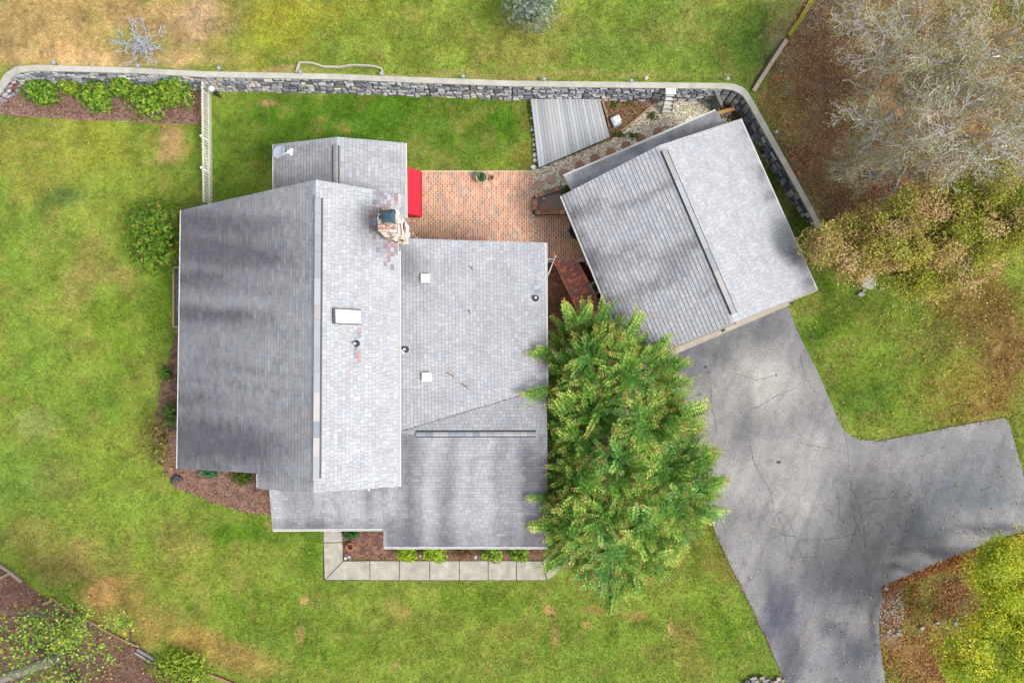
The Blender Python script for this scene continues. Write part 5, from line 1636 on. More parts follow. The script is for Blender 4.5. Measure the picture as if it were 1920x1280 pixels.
timber('timber_edging', [(1412, 172), (1445, 120), (1474, 76)], .12, .17, .2, 'pale square timber along the edge between back lawn and woods', (196, 180, 156), on=1)
timber('timber_edging', [(1411, 165), (1441, 116), (1469, 74)], .05, .10, .12, 'dark old timber lying right beside the pale woodland-edge timber', (104, 92, 80), on=1)
timber('timber_edging', [(1478, 68), (1500, 38), (1516, 10), (1530, -20)], .1, .18, .18, 'moss covered timber at the top edge of the lawn by the bare brush', (150, 150, 46), on=1)
timber('timber_edging', [(1129, 190), (1137, 215), (1142.5, 240)], .1, .07, .14, 'thin pale timber along the right edge of the deck', (196, 160, 126))
timber('timber_edging', [(1164, 247), (1190, 226), (1226, 195)], .06, .06, .12, 'thin pale timber slanting between bare dirt and white gravel', (214, 186, 148))
timber('zigzag_edging', [(556, 137), (562, 118), (586, 119), (606, 126), (636, 127), (662, 123), (690, 124), (704, 126), (716, 130), (718, 142)], .10, .07, .16, 'low pale zigzag garden edging on the grass above the stone wall', (214, 206, 186), on=1)
timber('timber_edging', [(-20, 1045), (20, 1072), (42, 1090)], .08, .13, .16, 'grey timber edge at the far left of the corner mulch bed', (176, 160, 138))
timber('timber_edging', [(-5, 1085), (8, 1080), (20, 1074)], .08, .12, .14, 'short grey timber butting the left corner bed edge', (160, 146, 126))
timber('timber_edging', [(98, 1120), (120, 1137), (150, 1152), (172, 1166), (200, 1182), (228, 1197), (262, 1212)], .06, .09, .12, 'curved brown bed edging below the dry lawn at lower left', (170, 136, 104))
timber('timber_edging', [(258, 1216), (292, 1236)], .08, .12, .16, 'upper grey timber of the pair by the green ground cover', (160, 156, 150))
timber('timber_edging', [(254, 1222), (290, 1244)], .08, .10, .14, 'lower grey timber of the pair by the green ground cover', (150, 150, 150))
timber('timber_edging', [(390, 1262), (436, 1280), (470, 1300)], .06, .09, .12, 'tan timber edge at the bottom left under the lawn', (180, 140, 112))
timber('timber_edging', [(80, 1132), (96, 1126)], .08, .1, .12, 'short crosswise timber under the leafy branches', (176, 160, 138))

# window well with gravel on the west side
ww = empty('window_well', P(332, 556, 0), 'narrow timber framed strip of grey gravel along the west eave', 'window well')
for a, b in (((327, 503), (327, 612)), ((326, 613), (345, 613)), ((326, 502), (345, 502))):
    m = MB(); m.beam(P(*a, .1), P(*b, .1), .08, .22, S(200, 182, 144)); m.obj('timber', 'wood', ww)
m = MB(); a, b = P(328, 503, 0), P(352, 612, 0); m.add([(a.x, b.y, .02), (b.x, b.y, .02), (b.x, a.y, .02), (a.x, a.y, .02)], [[0, 1, 2, 3]]); m.obj('bed', 'soil', ww)
pebbles('grey_gravel', [(328, 504), (348, 504), (348, 611), (328, 611)], 900, (.03, .06), [S(150, 152, 156), S(190, 190, 192), S(110, 112, 118)], z0=.03)
c = P(337, 571, .9); m = MB(); m.lathe((c.x + .12, c.y, .5), [(.3, 0), (.32, .2), (.28, .32), (.1, .4)], 20, S(235, 235, 235), .55, 1.15); o = m.obj('white_cover', 'concrete', None, True); prop(o, 'white rounded cover sticking out from under the west eave', 'cover')
# black spout in the west bed
m = MB(); a, b = P(322, 904, .12), P(333, 891, .12); m.tube([a, b], .1, 10); m.lathe(P(338, 896, .0), [(.12, 0), (.12, .12), (.05, .14)], 10); o = m.obj('drain_spout', 'dark'); prop(o, 'black plastic drain spout at the edge of the west mulch bed', 'drain')

# white gate by the walk
gt = empty('garden_gate', P(1038, 488, 0), 'open white garden gate between the house corner and the brick walk', 'gate')
WHT = S(228, 224, 214, 1.4)
gp0 = P(1039, 487, 0)
m = MB(); m.box(gp0 + Vector((0, 0, .5)), (.1, .1, 1.0), 0, WHT); m.obj('post', 'wood', gt)
gq = P(1026, 520, 0)
for k in range(9):
    t = (k + .5) / 9; p = gp0.lerp(gq, t); m = MB(); m.box(p + Vector((0, 0, .45)), (.025, .075, .86), math.atan2((gq - gp0).y, (gq - gp0).x) + math.pi / 2, WHT * random.uniform(.8, 1)); m.obj('picket', 'wood', gt)
for z_ in (.2, .85): m = MB(); m.beam(gp0 + Vector((0, 0, z_)), gq + Vector((0, 0, z_)), .05, .07, WHT); m.obj('rail', 'wood', gt)
m = MB(); m.beam(P(1022, 486.5, .8), P(1038, 485.5, .8), .04, .06, WHT); m.obj('rail', 'wood', gt)
g5 = empty('side_gate', P(1094, 488, 0), 'short white picket gate tucked under the garage eave at the walk', 'gate')
ga0, ga1 = P(1082, 490, 0), P(1112, 490, 0)
for k in range(7):
    t = (k + .5) / 7; p = ga0.lerp(ga1, t); m = MB(); m.box(p + Vector((0, 0, .45)), (.07, .02, .9), 0, WHT * random.uniform(.75, .95)); m.obj('picket', 'wood', g5)
for z_ in (.2, .75): m = MB(); m.beam(ga0 + Vector((0, -.03, z_)), ga1 + Vector((0, -.03, z_)), .04, .07, WHT); m.obj('rail', 'wood', g5)

# satellite dish
sd = empty('satellite_dish', plB1.px(545, 285), 'grey oval satellite dish on the back wing roof', 'satellite dish')
c = plB1.px(524, 285, .62); n_ = Vector((-.42, -.12, .9)).normalized(); tq = n_.to_track_quat('Z', 'Y')
vs = []; fs = []; NR, NA = 5, 24
for side in (0, 1):
    for r in range(NR + 1):
        for i in range(NA):
            a = 6.2832 * i / NA; rr = r / NR
            p = Vector((math.cos(a) * .24 * rr, math.sin(a) * .33 * rr, .07 * rr * rr - side * .02)); vs.append(c + tq @ p)
o_ = (NR + 1) * NA
for r in range(NR):
    for i in range(NA):
        j = (i + 1) % NA; fs.append([r * NA + i, (r + 1) * NA + i, (r + 1) * NA + j, r * NA + j]); fs.append([o_ + r * NA + j, o_ + (r + 1) * NA + j, o_ + (r + 1) * NA + i, o_ + r * NA + i])
for i in range(NA): j = (i + 1) % NA; fs.append([NR * NA + i, o_ + NR * NA + i, o_ + NR * NA + j, NR * NA + j])
m = MB(); m.add(vs, fs); m.obj('reflector', 'dish', sd, True)
foot = plB1.px(549, 285)
m = MB(); m.tube([c - n_ * .02, c + Vector((.18, 0, -.18)), foot + Vector((0, 0, .25)), foot], .028, 8); m.obj('mast', 'white', sd)
m = MB(); m.tube([c + tq @ Vector((.15, 0, 0)), plB1.px(546, 285, .75)], .02, 6); m.box(plB1.px(546, 285, .78), (.08, .26, .08)); m.box(plB1.px(541, 285, .75), (.07, .14, .07)); m.obj('feed_arm', 'white', sd)
m = MB(); m.box(foot, (.2, .26, .03)); m.obj('foot_plate', 'white', sd)

# ------------------------------------------------------------------ front walk
fw = empty('front_walk', P(800, 1068, 0)); fw['kind'] = 'structure'
slabs = [[(607, 985), (641.5, 985), (642, 1015.5), (607, 1016.5)], [(607, 1018), (642, 1017), (642.5, 1051), (609, 1086)], [(610.5, 1086.5), (644, 1052), (692.5, 1051.5), (693, 1086.5)]]
xs = [694, 749.5, 806.5, 862, 916, 969]
for i in range(5): slabs.append([(xs[i], 1051.5), (xs[i + 1] - 1.5, 1051.5), (xs[i + 1] - 1.5, 1087), (xs[i], 1087)])
slabs += [[(969, 1051.5), (1016, 1052), (1024, 1087), (969, 1087)], [(1018, 1051.5), (1038, 1033), (1062, 1060), (1026, 1087)], [(1040, 1031), (1075, 1000), (1102, 1026), (1064, 1058)]]
for sl in slabs:
    cf = lambda a, b: S(202, 196, 182)[None, :] * (.72 + .5 * fbm(a / 9, b / 9, 5, 4))[:, None]
    o = sheet('slab', sl, .05 + random.uniform(-.004, .004), 'concrete', cf, step=3, parent=fw, thick=.1, kind=None)
m = MB()
for pl_ in ([(606.5, 984), (643, 984), (643, 1051), (606.5, 1088)], [(606.5, 1088), (643, 1051), (1018, 1051), (1026, 1088)], [(1018, 1051), (1076, 999), (1102, 1026), (1026, 1088)]):
    m.add([P(a, b, .03) for a, b in pl_][::-1], [[0, 1, 2, 3]])
m.obj('joint_bed', 'sand', fw)


# ------------------------------------------------------------------ vegetation builders
def rand_unit(n):
    v = rng.normal(0, 1, (n, 3)); return v / np.linalg.norm(v, axis=1, keepdims=True)


def pick(pal, n, jit=.25): return np.array(pal)[rng.integers(0, len(pal), n)] * rng.uniform(1 - jit, 1 + jit, (n, 1))


def shrub(name, px, py, rx, ry, h, pal, label, cat='shrub', n=1500, leaf=(.07, .13), aspect=.45, group=None, base=None, flowers=None, lobes=6, loose=.22, twig=True, z0=None):
    """rx, ry in photo pixels; clustered lobes of leaf rosettes round woody stems"""
    g_ = gz(px, py) if z0 is None else z0
    n = int(n * 1.1)
    pal = [c * 1.15 for c in pal]
    mid = P(px, py, g_ + h * .6); k = (H - g_ - h * .6) / F
    RX, RY = rx * k, ry * k
    e_ = empty(name, (mid.x, mid.y, g_), label, cat, group)
    L = []
    for i in range(lobes):
        a = 6.283 * i / lobes + random.uniform(-.3, .3); r = random.uniform(.35, .62) if i else 0
        L.append((mid.x + math.cos(a) * r * RX, mid.y + math.sin(a) * r * RY, g_ + h * random.uniform(.42, .62), random.uniform(.50, .66)))
    L = np.array(L)
    nr = n // 7
    w_ = rng.integers(0, lobes, nr); dirs = rand_unit(nr); dirs[:, 2] = np.abs(dirs[:, 2]) * 1.1 - .15; dirs /= np.linalg.norm(dirs, axis=1, keepdims=True)
    rad = (1 - np.abs(rng.normal(0, loose, nr)))
    c = L[w_, :3] + dirs * rad[:, None] * np.c_[L[w_, 3] * RX, L[w_, 3] * RY, L[w_, 3] * h * .9]
    c[:, 2] = np.maximum(c[:, 2], g_ + .05)
    # rosettes of leaves
    p = np.repeat(c, 7, axis=0); dd = np.repeat(dirs, 7, axis=0); m_ = len(p)
    d = rand_unit(m_); d = d - dd * np.sum(d * dd, axis=1, keepdims=True); d /= np.linalg.norm(d, axis=1, keepdims=True)
    d = d + dd * rng.uniform(.1, .7, (m_, 1))
    Ln = rng.uniform(leaf[0], leaf[1], m_)
    ctint = np.repeat(pick(pal, nr, .22), 7, axis=0) * rng.uniform(.82, 1.2, (m_, 1))
    leaf_mesh('foliage', p, d, dd + rng.normal(0, .25, (m_, 3)), Ln, Ln * aspect, ctint, 'leaf', e_)
    mb = MB()
    for i in range(lobes + 3):
        l = L[i % lobes]; tip = Vector((l[0] + random.gauss(0, .1 * RX), l[1] + random.gauss(0, .1 * RY), l[2] + .1 * h))
        b = Vector((mid.x + random.gauss(0, .05), mid.y + random.gauss(0, .05), g_ - .02))
        mb.tube([b, b.lerp(tip, .5) + Vector((random.gauss(0, .04), random.gauss(0, .04), 0)), tip], [.03, .02, .008], 5, S(110, 88, 72))
    mb.obj('stems', 'bark', e_)
    if flowers:
        nf = flowers[0]; ii = rng.integers(0, nr, nf)
        pf = np.repeat(c[ii] + dirs[ii] * .04, 6, axis=0); df = rand_unit(nf * 6); df[:, 2] = np.abs(df[:, 2])
        leaf_mesh('blossom', pf, df, rand_unit(nf * 6), np.full(nf * 6, .06), np.full(nf * 6, .05), np.tile(S(*flowers[1]), (nf * 6, 1)), 'leaf', e_)
    return e_


def grow(base, d, L, r, depth, segs, tips, spread=.6, kids=(3, 4), shrink=.68, up=.15, droop=0, wig=.12):
    base = Vector(base); d = Vector(d).normalized(); p = base; rr = r; k = 3
    for i in range(k):
        d2 = (d + Vector((random.gauss(0, wig), random.gauss(0, wig), random.gauss(0, wig) + up * .3 - droop * .2))).normalized()
        q_ = p + d2 * L / k; r2 = rr * .84
        segs.append((p, q_, max(rr, .008), max(r2, .007))); p = q_; rr = r2; d = d2
        if depth > 0 and i < k - 1 and random.random() < .6:
            ax_ = Vector((random.gauss(0, 1), random.gauss(0, 1), random.gauss(0, .5))); ax_ = (ax_ - d * ax_.dot(d)).normalized()
            grow(p, (d + ax_ * random.uniform(.5, 1.1)).normalized(), L * shrink * .8, rr * .55, depth - 1, segs, tips, spread, kids, shrink, up, droop, wig)
    if depth <= 0: tips.append((p, d)); return
    for _ in range(random.randint(*kids)):
        ax_ = Vector((random.gauss(0, 1), random.gauss(0, 1), random.gauss(0, .6))); ax_ = (ax_ - d * ax_.dot(d)).normalized()
        grow(p, (d + ax_ * spread * random.uniform(.6, 1.4)).normalized(), L * shrink * random.uniform(.75, 1.15), rr * .68, depth - 1, segs, tips, spread, kids, shrink, up, droop, wig)


def segs_mesh(name, segs, mat, parent, col, n=5, tipcol=None):
    P0 = np.array([s[0] for s in segs]); P1 = np.array([s[1] for s in segs]); R0 = np.array([s[2] for s in segs]); R1 = np.array([s[3] for s in segs])
    d = P1 - P0; d /= np.linalg.norm(d, axis=1, keepdims=True) + 1e-9
    ref = np.where(np.abs(d[:, 2:3]) > .9, np.array([[1., 0, 0]]), np.array([[0, 0, 1.]]))
    s = np.cross(d, ref); s /= np.linalg.norm(s, axis=1, keepdims=True); u = np.cross(s, d)
    m_ = len(segs); V = np.zeros((m_, 2 * n, 3))
    for i in range(n):
        a = 2 * np.pi * i / n; o_ = s * math.cos(a) + u * math.sin(a)
        V[:, i] = P0 + o_ * R0[:, None]; V[:, n + i] = P1 + o_ * R1[:, None]
    b = (np.arange(m_) * 2 * n)[:, None]
    Fq = np.concatenate([np.stack([b[:, 0] + i, b[:, 0] + (i + 1) % n, b[:, 0] + n + (i + 1) % n, b[:, 0] + n + i], 1) for i in range(n)])
    jit = rng.uniform(.75, 1.25, (m_, 1))
    C = np.repeat(np.asarray(col)[None, :] * jit, 2 * n, axis=0)
    return mesh_obj(name, V.reshape(-1, 3), Fq, mat, parent, C, 'POINT', True)


def tree(name, base_px, top_px, zt, label, depth, L, r, pal, nleaf, leaf=(.06, .1), bark=(170, 168, 164), spread=.6, kids=(3, 4), clump=.25, aspect=.6, bz=None, stems=1, lean=.0, group=None, shrink=.68, cat='tree', up=.15, per=None, trunk_split=True, wig=.12):
    """trunk at base_px on the ground, crown centred at top_px at height zt"""
    g_ = gz(*base_px) if bz is None else bz
    b = P(*base_px, g_); t = P(*top_px, zt)
    e_ = empty(name, b, label, cat, group)
    segs = []; tips = []
    for k in range(stems):
        d = (t - b).normalized()
        if stems > 1: d = (d + Vector((random.gauss(0, .35), random.gauss(0, .35), 0))).normalized()
        grow(b - Vector((0, 0, .1)) + Vector((random.gauss(0, .1), random.gauss(0, .1), 0)) * (stems > 1), d, (t - b).length * L, r, depth, segs, tips, spread, kids, shrink, up, 0, wig)
    thick = [s for s in segs if s[2] > r * .3]; thin = [s for s in segs if s[2] <= r * .3]
    segs_mesh('trunk', thick, 'bark', e_, S(*bark), 7)
    if thin: segs_mesh('branches', thin, 'bark', e_, S(*bark), 4)['kind'] = 'stuff'
    if nleaf:
        T = np.array([x[0] for x in tips]); D = np.array([x[1] for x in tips])
        ii = rng.integers(0, len(T), nleaf); tt = pick(pal, len(T), .18)
        p = T[ii] - D[ii] * rng.uniform(-.1, clump * 1.6, (nleaf, 1)) + rng.normal(0, clump, (nleaf, 3)) * [1, 1, .7]
        d = rand_unit(nleaf); nn = rand_unit(nleaf); nn[:, 2] = np.abs(nn[:, 2]) + .6
        Ln = rng.uniform(leaf[0], leaf[1], nleaf)
        leaf_mesh('crown', p, d, nn, Ln, Ln * aspect, tt[ii] * rng.uniform(.75, 1.25, (nleaf, 1)), 'leaf', e_)
    return e_


# ---- rhododendrons in the north-west bed
GR = [S(120, 164, 50), S(96, 146, 38), S(150, 182, 62), S(84, 130, 34), S(134, 172, 58)]
GR = [c * 1.25 for c in GR]
YG = [c * 1.3 for c in (S(160, 186, 60), S(136, 170, 48), S(178, 194, 76), S(118, 152, 46))]
g_ = 'flowering shrubs in the stone wall bed'
PK = (214, 120, 140)
shrub('flowering_shrub', 80, 173, 36, 26, .95, GR, 'green shrub with pink buds, leftmost of those in the bed below the stone wall', n=3200, group=g_, flowers=(3, PK))
shrub('flowering_shrub', 134, 165, 24, 16, .7, YG, 'small loose yellow-green shrub second from the left below the stone wall', n=1400, group=g_, flowers=(2, PK), loose=.35)
shrub('flowering_shrub', 184, 182, 36, 30, 1.0, GR + YG, 'broad green shrub in the middle of the wall bed with a tan flower', n=3600, group=g_, flowers=(4, PK))
shrub('flowering_shrub', 230, 162, 26, 20, .95, YG + GR, 'medium shrub close against the stone wall, third from the fence', n=2400, group=g_, flowers=(3, PK))
shrub('flowering_shrub', 280, 187, 38, 34, 1.1, GR + YG, 'tall narrow green shrub reaching the mulch edge, second from the fence', n=4000, group=g_, flowers=(4, PK))
shrub('flowering_shrub', 334, 170, 38, 32, 1.2, GR + YG, 'largest shrub in the wall bed with pink blossoms, nearest the picket fence', n=4200, group=g_, flowers=(6, (222, 110, 150)))
shrub('red_shrub', 24, 156, 18, 14, .7, [S(190, 90, 60), S(170, 70, 56), S(200, 120, 70)], 'small sparse red-leaved shrub at the rounded end of the stone wall', n=420, loose=.4, leaf=(.08, .13))
# ---- others
shrub('leafy_shrub', 296, 442, 60, 70, 2.2, [c * .72 for c in GR] + GR[:2] + [S(180, 176, 60)], 'big green shrub flecked with yellow beside the west corner of the roof', n=9000, lobes=9, loose=.3, leaf=(.08, .14))
shrub('leafy_shrub', 312, 700, 16, 16, .6, [S(90, 140, 50) * 1.2, S(120, 160, 70) * 1.2], 'tiny green plant at the edge of the west mulch strip', n=380, loose=.4)
shrub('leafy_shrub', 322, 775, 22, 26, .8, [S(80, 120, 50) * 1.2, S(110, 150, 60) * 1.2], 'low dark green shrub in the west mulch strip above the brownish bush', n=1000, loose=.35)
shrub('brown_bush', 298, 832, 46, 60, 1.3, [S(170, 156, 80) * 1.5, S(120, 120, 56) * 1.2, S(156, 140, 76) * 1.2, S(110, 90, 56) * 1.2], 'wispy olive brown bush spilling over the lawn at the south-west bed', n=3800, loose=.4, leaf=(.06, .12), aspect=.25, lobes=7)
shrub('leafy_shrub', 396, 884, 22, 10, .7, [S(50, 120, 80) * 1.2, S(70, 140, 90) * 1.2], 'teal green shrub under the south-west eave', n=900)
shrub('leafy_shrub', 458, 893, 26, 16, .9, [S(100, 120, 40) * 1.2, S(84, 104, 36) * 1.2], 'olive shrub tucked into the roof notch at the south-west', n=1500)
shrub('leafy_shrub', 659, 996, 20, 16, .7, [S(60, 116, 50) * 1.2, S(80, 140, 60) * 1.2, S(50, 96, 46) * 1.2], 'dark green shrub under the eave beside the concrete walk', n=1400)
g_ = 'clipped shrubs along the front walk'
FY = [c * 1.35 for c in (S(160, 190, 40), S(140, 172, 36), S(182, 204, 60), S(120, 150, 34))]
shrub('front_shrub', 764, 1034, 26, 17, .8, FY, 'yellow-green mound shrub, leftmost of the four by the front walk', n=2400, group=g_, lobes=5)
shrub('front_shrub', 819, 1036, 28, 20, .9, FY, 'largest yellow-green mound overlapping the front walk, second from the left', n=2800, group=g_, lobes=5)
shrub('front_shrub', 926, 1036, 24, 18, .8, FY + GR, 'green mound third from the left along the front walk', n=1900, group=g_, lobes=5)
shrub('front_shrub', 975, 1035, 24, 15, .75, FY + GR, 'yellow-green mound right of the others along the front walk, by the leafy tree', n=1900, group=g_, lobes=5)
shrub('brown_bush', 872, 1036, 26, 14, .6, [S(150, 110, 70), S(126, 96, 60), S(160, 130, 84)], 'thin brown bush between the green mounds by the front walk', n=900, loose=.4, aspect=.2)
shrub('leafy_shrub', 1062, 356, 10, 8, .5, [S(60, 100, 40), S(90, 130, 50)], 'small dark plant at the corner of the brick planter and garage', n=300)
# silvery conifer at the top edge
shrub('silver_shrub', 1000, 8, 74, 56, 2.2, [S(160, 176, 160, 1.4), S(136, 156, 132, 1.4), S(184, 196, 184, 1.4), S(110, 132, 104, 1.4)], 'large silver green shrub cut by the top edge of the back lawn', n=12000, leaf=(.06, .12), aspect=.28, lobes=10, loose=.3)
# dead grey shrub
e_ = empty('dead_shrub', G(265, 90), 'bare grey shrub of tangled twigs on the dry slope above the wall', 'shrub')
segs = []; tips = []
b = G(266, 88)
for k in range(34):
    a = random.uniform(0, 6.28); grow(b + Vector((random.gauss(0, .3), random.gauss(0, .25), 0)), (math.cos(a) * .9, math.sin(a) * .9 + .1, .45), .40, .016, 2, segs, tips, .5, (2, 3), .75, .1, 0, .25)
segs_mesh('branches', segs, 'bark', e_, S(200, 206, 214, 1.4), 4)
# green ground cover bottom left
shrub('ground_cover', 338, 1250, 62, 38, .5, [c for c in YG], 'mound of lime green ground cover at the bottom left corner bed', n=6500, lobes=9, leaf=(.06, .1), loose=.3)
# weeds in gravel and dirt
for a, b, rx, ry, nn_, lb in ((1152, 196, 12, 12, 360, 'green weed tuft near the top of the bare dirt'), (1222, 216, 16, 11, 420, 'green weed tuft in the white gravel below the ladder'), (1160, 253, 20, 7, 400, 'flat weeds at the lower tip of the bare dirt'), (1190, 254, 22, 8, 420, 'flat weeds in the gravel beside the garage gutter'), (1180, 192, 14, 6, 200, 'thin weeds along the foot of the stone wall')):
    shrub('weed', a, b, rx, ry, .12, [S(110, 150, 50), S(130, 170, 60)], lb, 'weed', n=nn_, leaf=(.04, .08), loose=.6, group='weeds in the gravel')


# ---- crape myrtle by the drive: feathery shoots
OUT = [(1075, 588), (1100, 600), (1130, 590), (1165, 606), (1200, 612), (1235, 640), (1258, 660), (1262, 700), (1268, 735), (1300, 762), (1312, 800), (1318, 850), (1338, 895), (1340, 935), (1322, 975), (1300, 1000), (1280, 1020), (1262, 1055), (1235, 1070),
       (1205, 1075), (1180, 1100), (1150, 1122), (1120, 1110), (1090, 1085), (1060, 1060), (1035, 1052), (1020, 1020), (1015, 980), (1020, 930), (1018, 880), (1020, 830), (1025, 770), (1022, 720), (1020, 660), (1045, 612)]
cm = empty('crape_myrtle', P(1150, 830, 0), 'large feathery green crape myrtle with rusty seed heads between the house and the driveway', 'tree')
NS = 2150; extra = []; ez = []
ox = rng.uniform(1005, 1350, NS * 3); oy = rng.uniform(580, 1130, NS * 3)
s_ = inpoly(ox, oy, OUT); ox = ox[s_][:NS]; oy = oy[s_][:NS]
ed = resample(OUT, 10)
dist = np.min(np.hypot(ox[:, None] - ed[None, :, 0], oy[:, None] - ed[None, :, 1]), axis=1)
lump = fbm(ox / 42, oy / 42, 66, 3)
zt = 2.9 + 2.8 * (1 - np.exp(-dist / 42)) + (lump - .5) * 2.6 + sstep(1050, 900, oy) * .5
lay = rng.uniform(0, 1, len(ox)) ** 1.6
zc = zt - lay * 1.5
# shoots that reach out past the outline
for a, b, vx, vy, zz, nn_ in ((1000, 742, -1, -.1, 4.6, 5), (1020, 800, -1, -.25, 4.4, 3), (1012, 660, -1, .2, 4.4, 4), (1012, 830, -1, .1, 4.2, 3), (1008, 880, -1, .2, 4.2, 4), (1006, 930, -1, -.1, 4.0, 4), (1008, 985, -1, 0, 3.8, 4), (1030, 1060, -.7, -.6, 3.4, 6), (1068, 590, -.3, 1, 4.6, 4), (1100, 578, .1, 1, 4.6, 3), (1135, 585, .4, 1, 4.8, 4), (1190, 600, .6, .8, 4.8, 4), (1240, 640, 1, .5, 4.8, 5), (1268, 680, 1, .2, 4.8, 5), (1278, 720, 1, .1, 4.6, 4), (1305, 765, 1, .6, 4.6, 6), (1328, 860, .8, .8, 4.8, 8), (1340, 905, 1, .2, 4.8, 8), (1330, 850, .5, 1, 4.8, 4), (1336, 960, 1, -.2, 4.4, 5), (1150, 1128, -.2, -1, 3.2, 6), (1190, 1100, .3, -1, 3.4, 6), (1240, 1070, .5, -1, 3.8, 6)):
    for _ in range(int(nn_ * 1.8)):
        ox = np.append(ox, a + rng.normal(0, 7)); oy = np.append(oy, b + rng.normal(0, 7)); extra.append((vx, vy)); ez.append(zz + rng.uniform(-.4, .3))
ne = len(extra)
dist = np.append(dist, np.zeros(ne)); zc = np.append(zc, ez)
lob = np.array([(1100, 670, 0), (1180, 690, 0), (1120, 770, 0), (1210, 790, 0), (1160, 870, 0), (1250, 890, 0), (1090, 900, 0), (1130, 980, 0), (1210, 1000, 0), (1270, 950, 0), (1160, 1050, 0), (1085, 830, 0), (1070, 1000, 0)], float)
dl = np.hypot(ox[:, None] - lob[None, :, 0], oy[:, None] - lob[None, :, 1]); li = dl.argmin(1)
dirx = ox - lob[li, 0]; diry = -(oy - lob[li, 1])
cenx = ox - 1160; ceny = -(oy - 850)
wgt = np.exp(-dist / 25)[:, None]
dv = np.c_[dirx, diry] / (np.hypot(dirx, diry)[:, None] + 6) * (1 - wgt * .6)
ol = np.c_[cenx / 150, ceny / 250]; ol /= np.linalg.norm(ol, axis=1, keepdims=True) + .01
dv = dv + ol * (wgt * .9 + .15) + rng.normal(0, .35, dv.shape)
dv[-ne:] = np.array(extra) + rng.normal(0, .22, (ne, 2))
el = np.clip(.55 - wgt[:, 0] * .35 + rng.normal(0, .2, len(ox)), -.2, 1.2)
dv /= np.linalg.norm(dv, axis=1, keepdims=True)
D = np.c_[dv * np.cos(el)[:, None], np.sin(el)]
SL = rng.uniform(.6, 1.15, len(ox)) * (1 + .12 * wgt[:, 0])
base = np.array([P(a, b, z) for a, b, z in zip(ox, oy, zc)]) - D * (SL * .55)[:, None]
NP_ = 14
pp = []; ddv = []; nnv = []; LL = []; CC = []
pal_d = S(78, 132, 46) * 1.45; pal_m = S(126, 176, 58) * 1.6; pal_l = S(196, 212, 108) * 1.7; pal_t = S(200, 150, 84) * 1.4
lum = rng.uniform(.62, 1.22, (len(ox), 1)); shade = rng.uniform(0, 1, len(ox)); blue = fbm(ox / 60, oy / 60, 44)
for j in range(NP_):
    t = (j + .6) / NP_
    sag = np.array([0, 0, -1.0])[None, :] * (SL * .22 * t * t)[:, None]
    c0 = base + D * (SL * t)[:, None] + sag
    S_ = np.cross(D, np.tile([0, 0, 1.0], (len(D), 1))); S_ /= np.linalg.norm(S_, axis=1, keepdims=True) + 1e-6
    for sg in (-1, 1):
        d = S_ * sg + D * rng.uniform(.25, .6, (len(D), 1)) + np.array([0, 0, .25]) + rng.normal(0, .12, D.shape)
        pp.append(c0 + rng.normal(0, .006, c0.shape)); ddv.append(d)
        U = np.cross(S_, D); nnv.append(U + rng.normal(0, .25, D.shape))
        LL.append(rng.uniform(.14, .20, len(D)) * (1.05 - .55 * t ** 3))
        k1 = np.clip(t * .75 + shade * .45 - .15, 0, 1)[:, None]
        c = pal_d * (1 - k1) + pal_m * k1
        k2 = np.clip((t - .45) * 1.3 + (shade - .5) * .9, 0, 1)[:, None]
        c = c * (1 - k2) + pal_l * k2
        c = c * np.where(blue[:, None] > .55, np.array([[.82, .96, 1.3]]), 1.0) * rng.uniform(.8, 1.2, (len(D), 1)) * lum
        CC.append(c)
LL = np.concatenate(LL)
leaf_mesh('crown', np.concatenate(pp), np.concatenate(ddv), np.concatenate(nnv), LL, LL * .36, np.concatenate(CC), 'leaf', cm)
# shoots (stems of the sprays)
segs = []
for i in range(len(base)):
    a = Vector(base[i]); b = Vector(base[i] + D[i] * SL[i] * .5); c = Vector(base[i] + D[i] * SL[i]) + Vector((0, 0, -.22 * SL[i]))
    b.z -= .055 * SL[i]; segs += [(a, b, .009, .006), (b, c, .006, .003)]
segs_mesh('shoots', segs, 'bark', cm, S(150, 110, 70), 3)
# seed heads at the tips
tipi = np.where(rng.uniform(0, 1, len(base)) < .34)[0]
tp = base[tipi] + D[tipi] * SL[tipi][:, None] * 1.03 + np.array([0, 0, -.2]) * SL[tipi][:, None]
n_ = len(tipi) * 10; p = np.repeat(tp, 10, axis=0) + rng.normal(0, .05, (n_, 3)); d = rand_unit(n_)
leaf_mesh('seed_heads', p, d, rand_unit(n_), np.full(n_, .06), np.full(n_, .045), pick([S(214, 160, 96) * 1.4, S(200, 136, 84) * 1.4, S(220, 180, 110) * 1.4, S(196, 120, 80) * 1.4], n_, .2), 'leaf', cm)
for a, b in ((1078, 702), (1010, 678), (1116, 735), (1060, 705)):
    zz = 5.2; c = np.array(P(a, b, zz)); n_ = 60 if a == 1078 else 26
    leaf_mesh('blossom', c + rng.normal(0, .06, (n_, 3)), rand_unit(n_), rand_unit(n_), np.full(n_, .07), np.full(n_, .05), np.tile(S(232, 120, 150) if a == 1078 else S(226, 140, 110), (n_, 1)), 'leaf', cm)
segs = []
for k in range(9):
    t = lob[k]; b = P(1150 + random.gauss(0, 9), 830 + random.gauss(0, 14) + k * 4, 0)
    tip = P(t[0], t[1], 4.3); md = b.lerp(tip, .5) + Vector((random.gauss(0, .2), random.gauss(0, .2), .4))
    segs += [(b, md, .08, .055), (md, tip, .055, .025)]
    for _ in range(7):
        q_ = tip + Vector((random.uniform(-.9, .9), random.uniform(-.9, .9), random.uniform(-.2, .5))); s0 = md.lerp(tip, random.uniform(.3, 1)); segs.append((s0, q_, .025, .01))
segs_mesh('trunk', segs, 'bark', cm, S(170, 140, 116), 7)

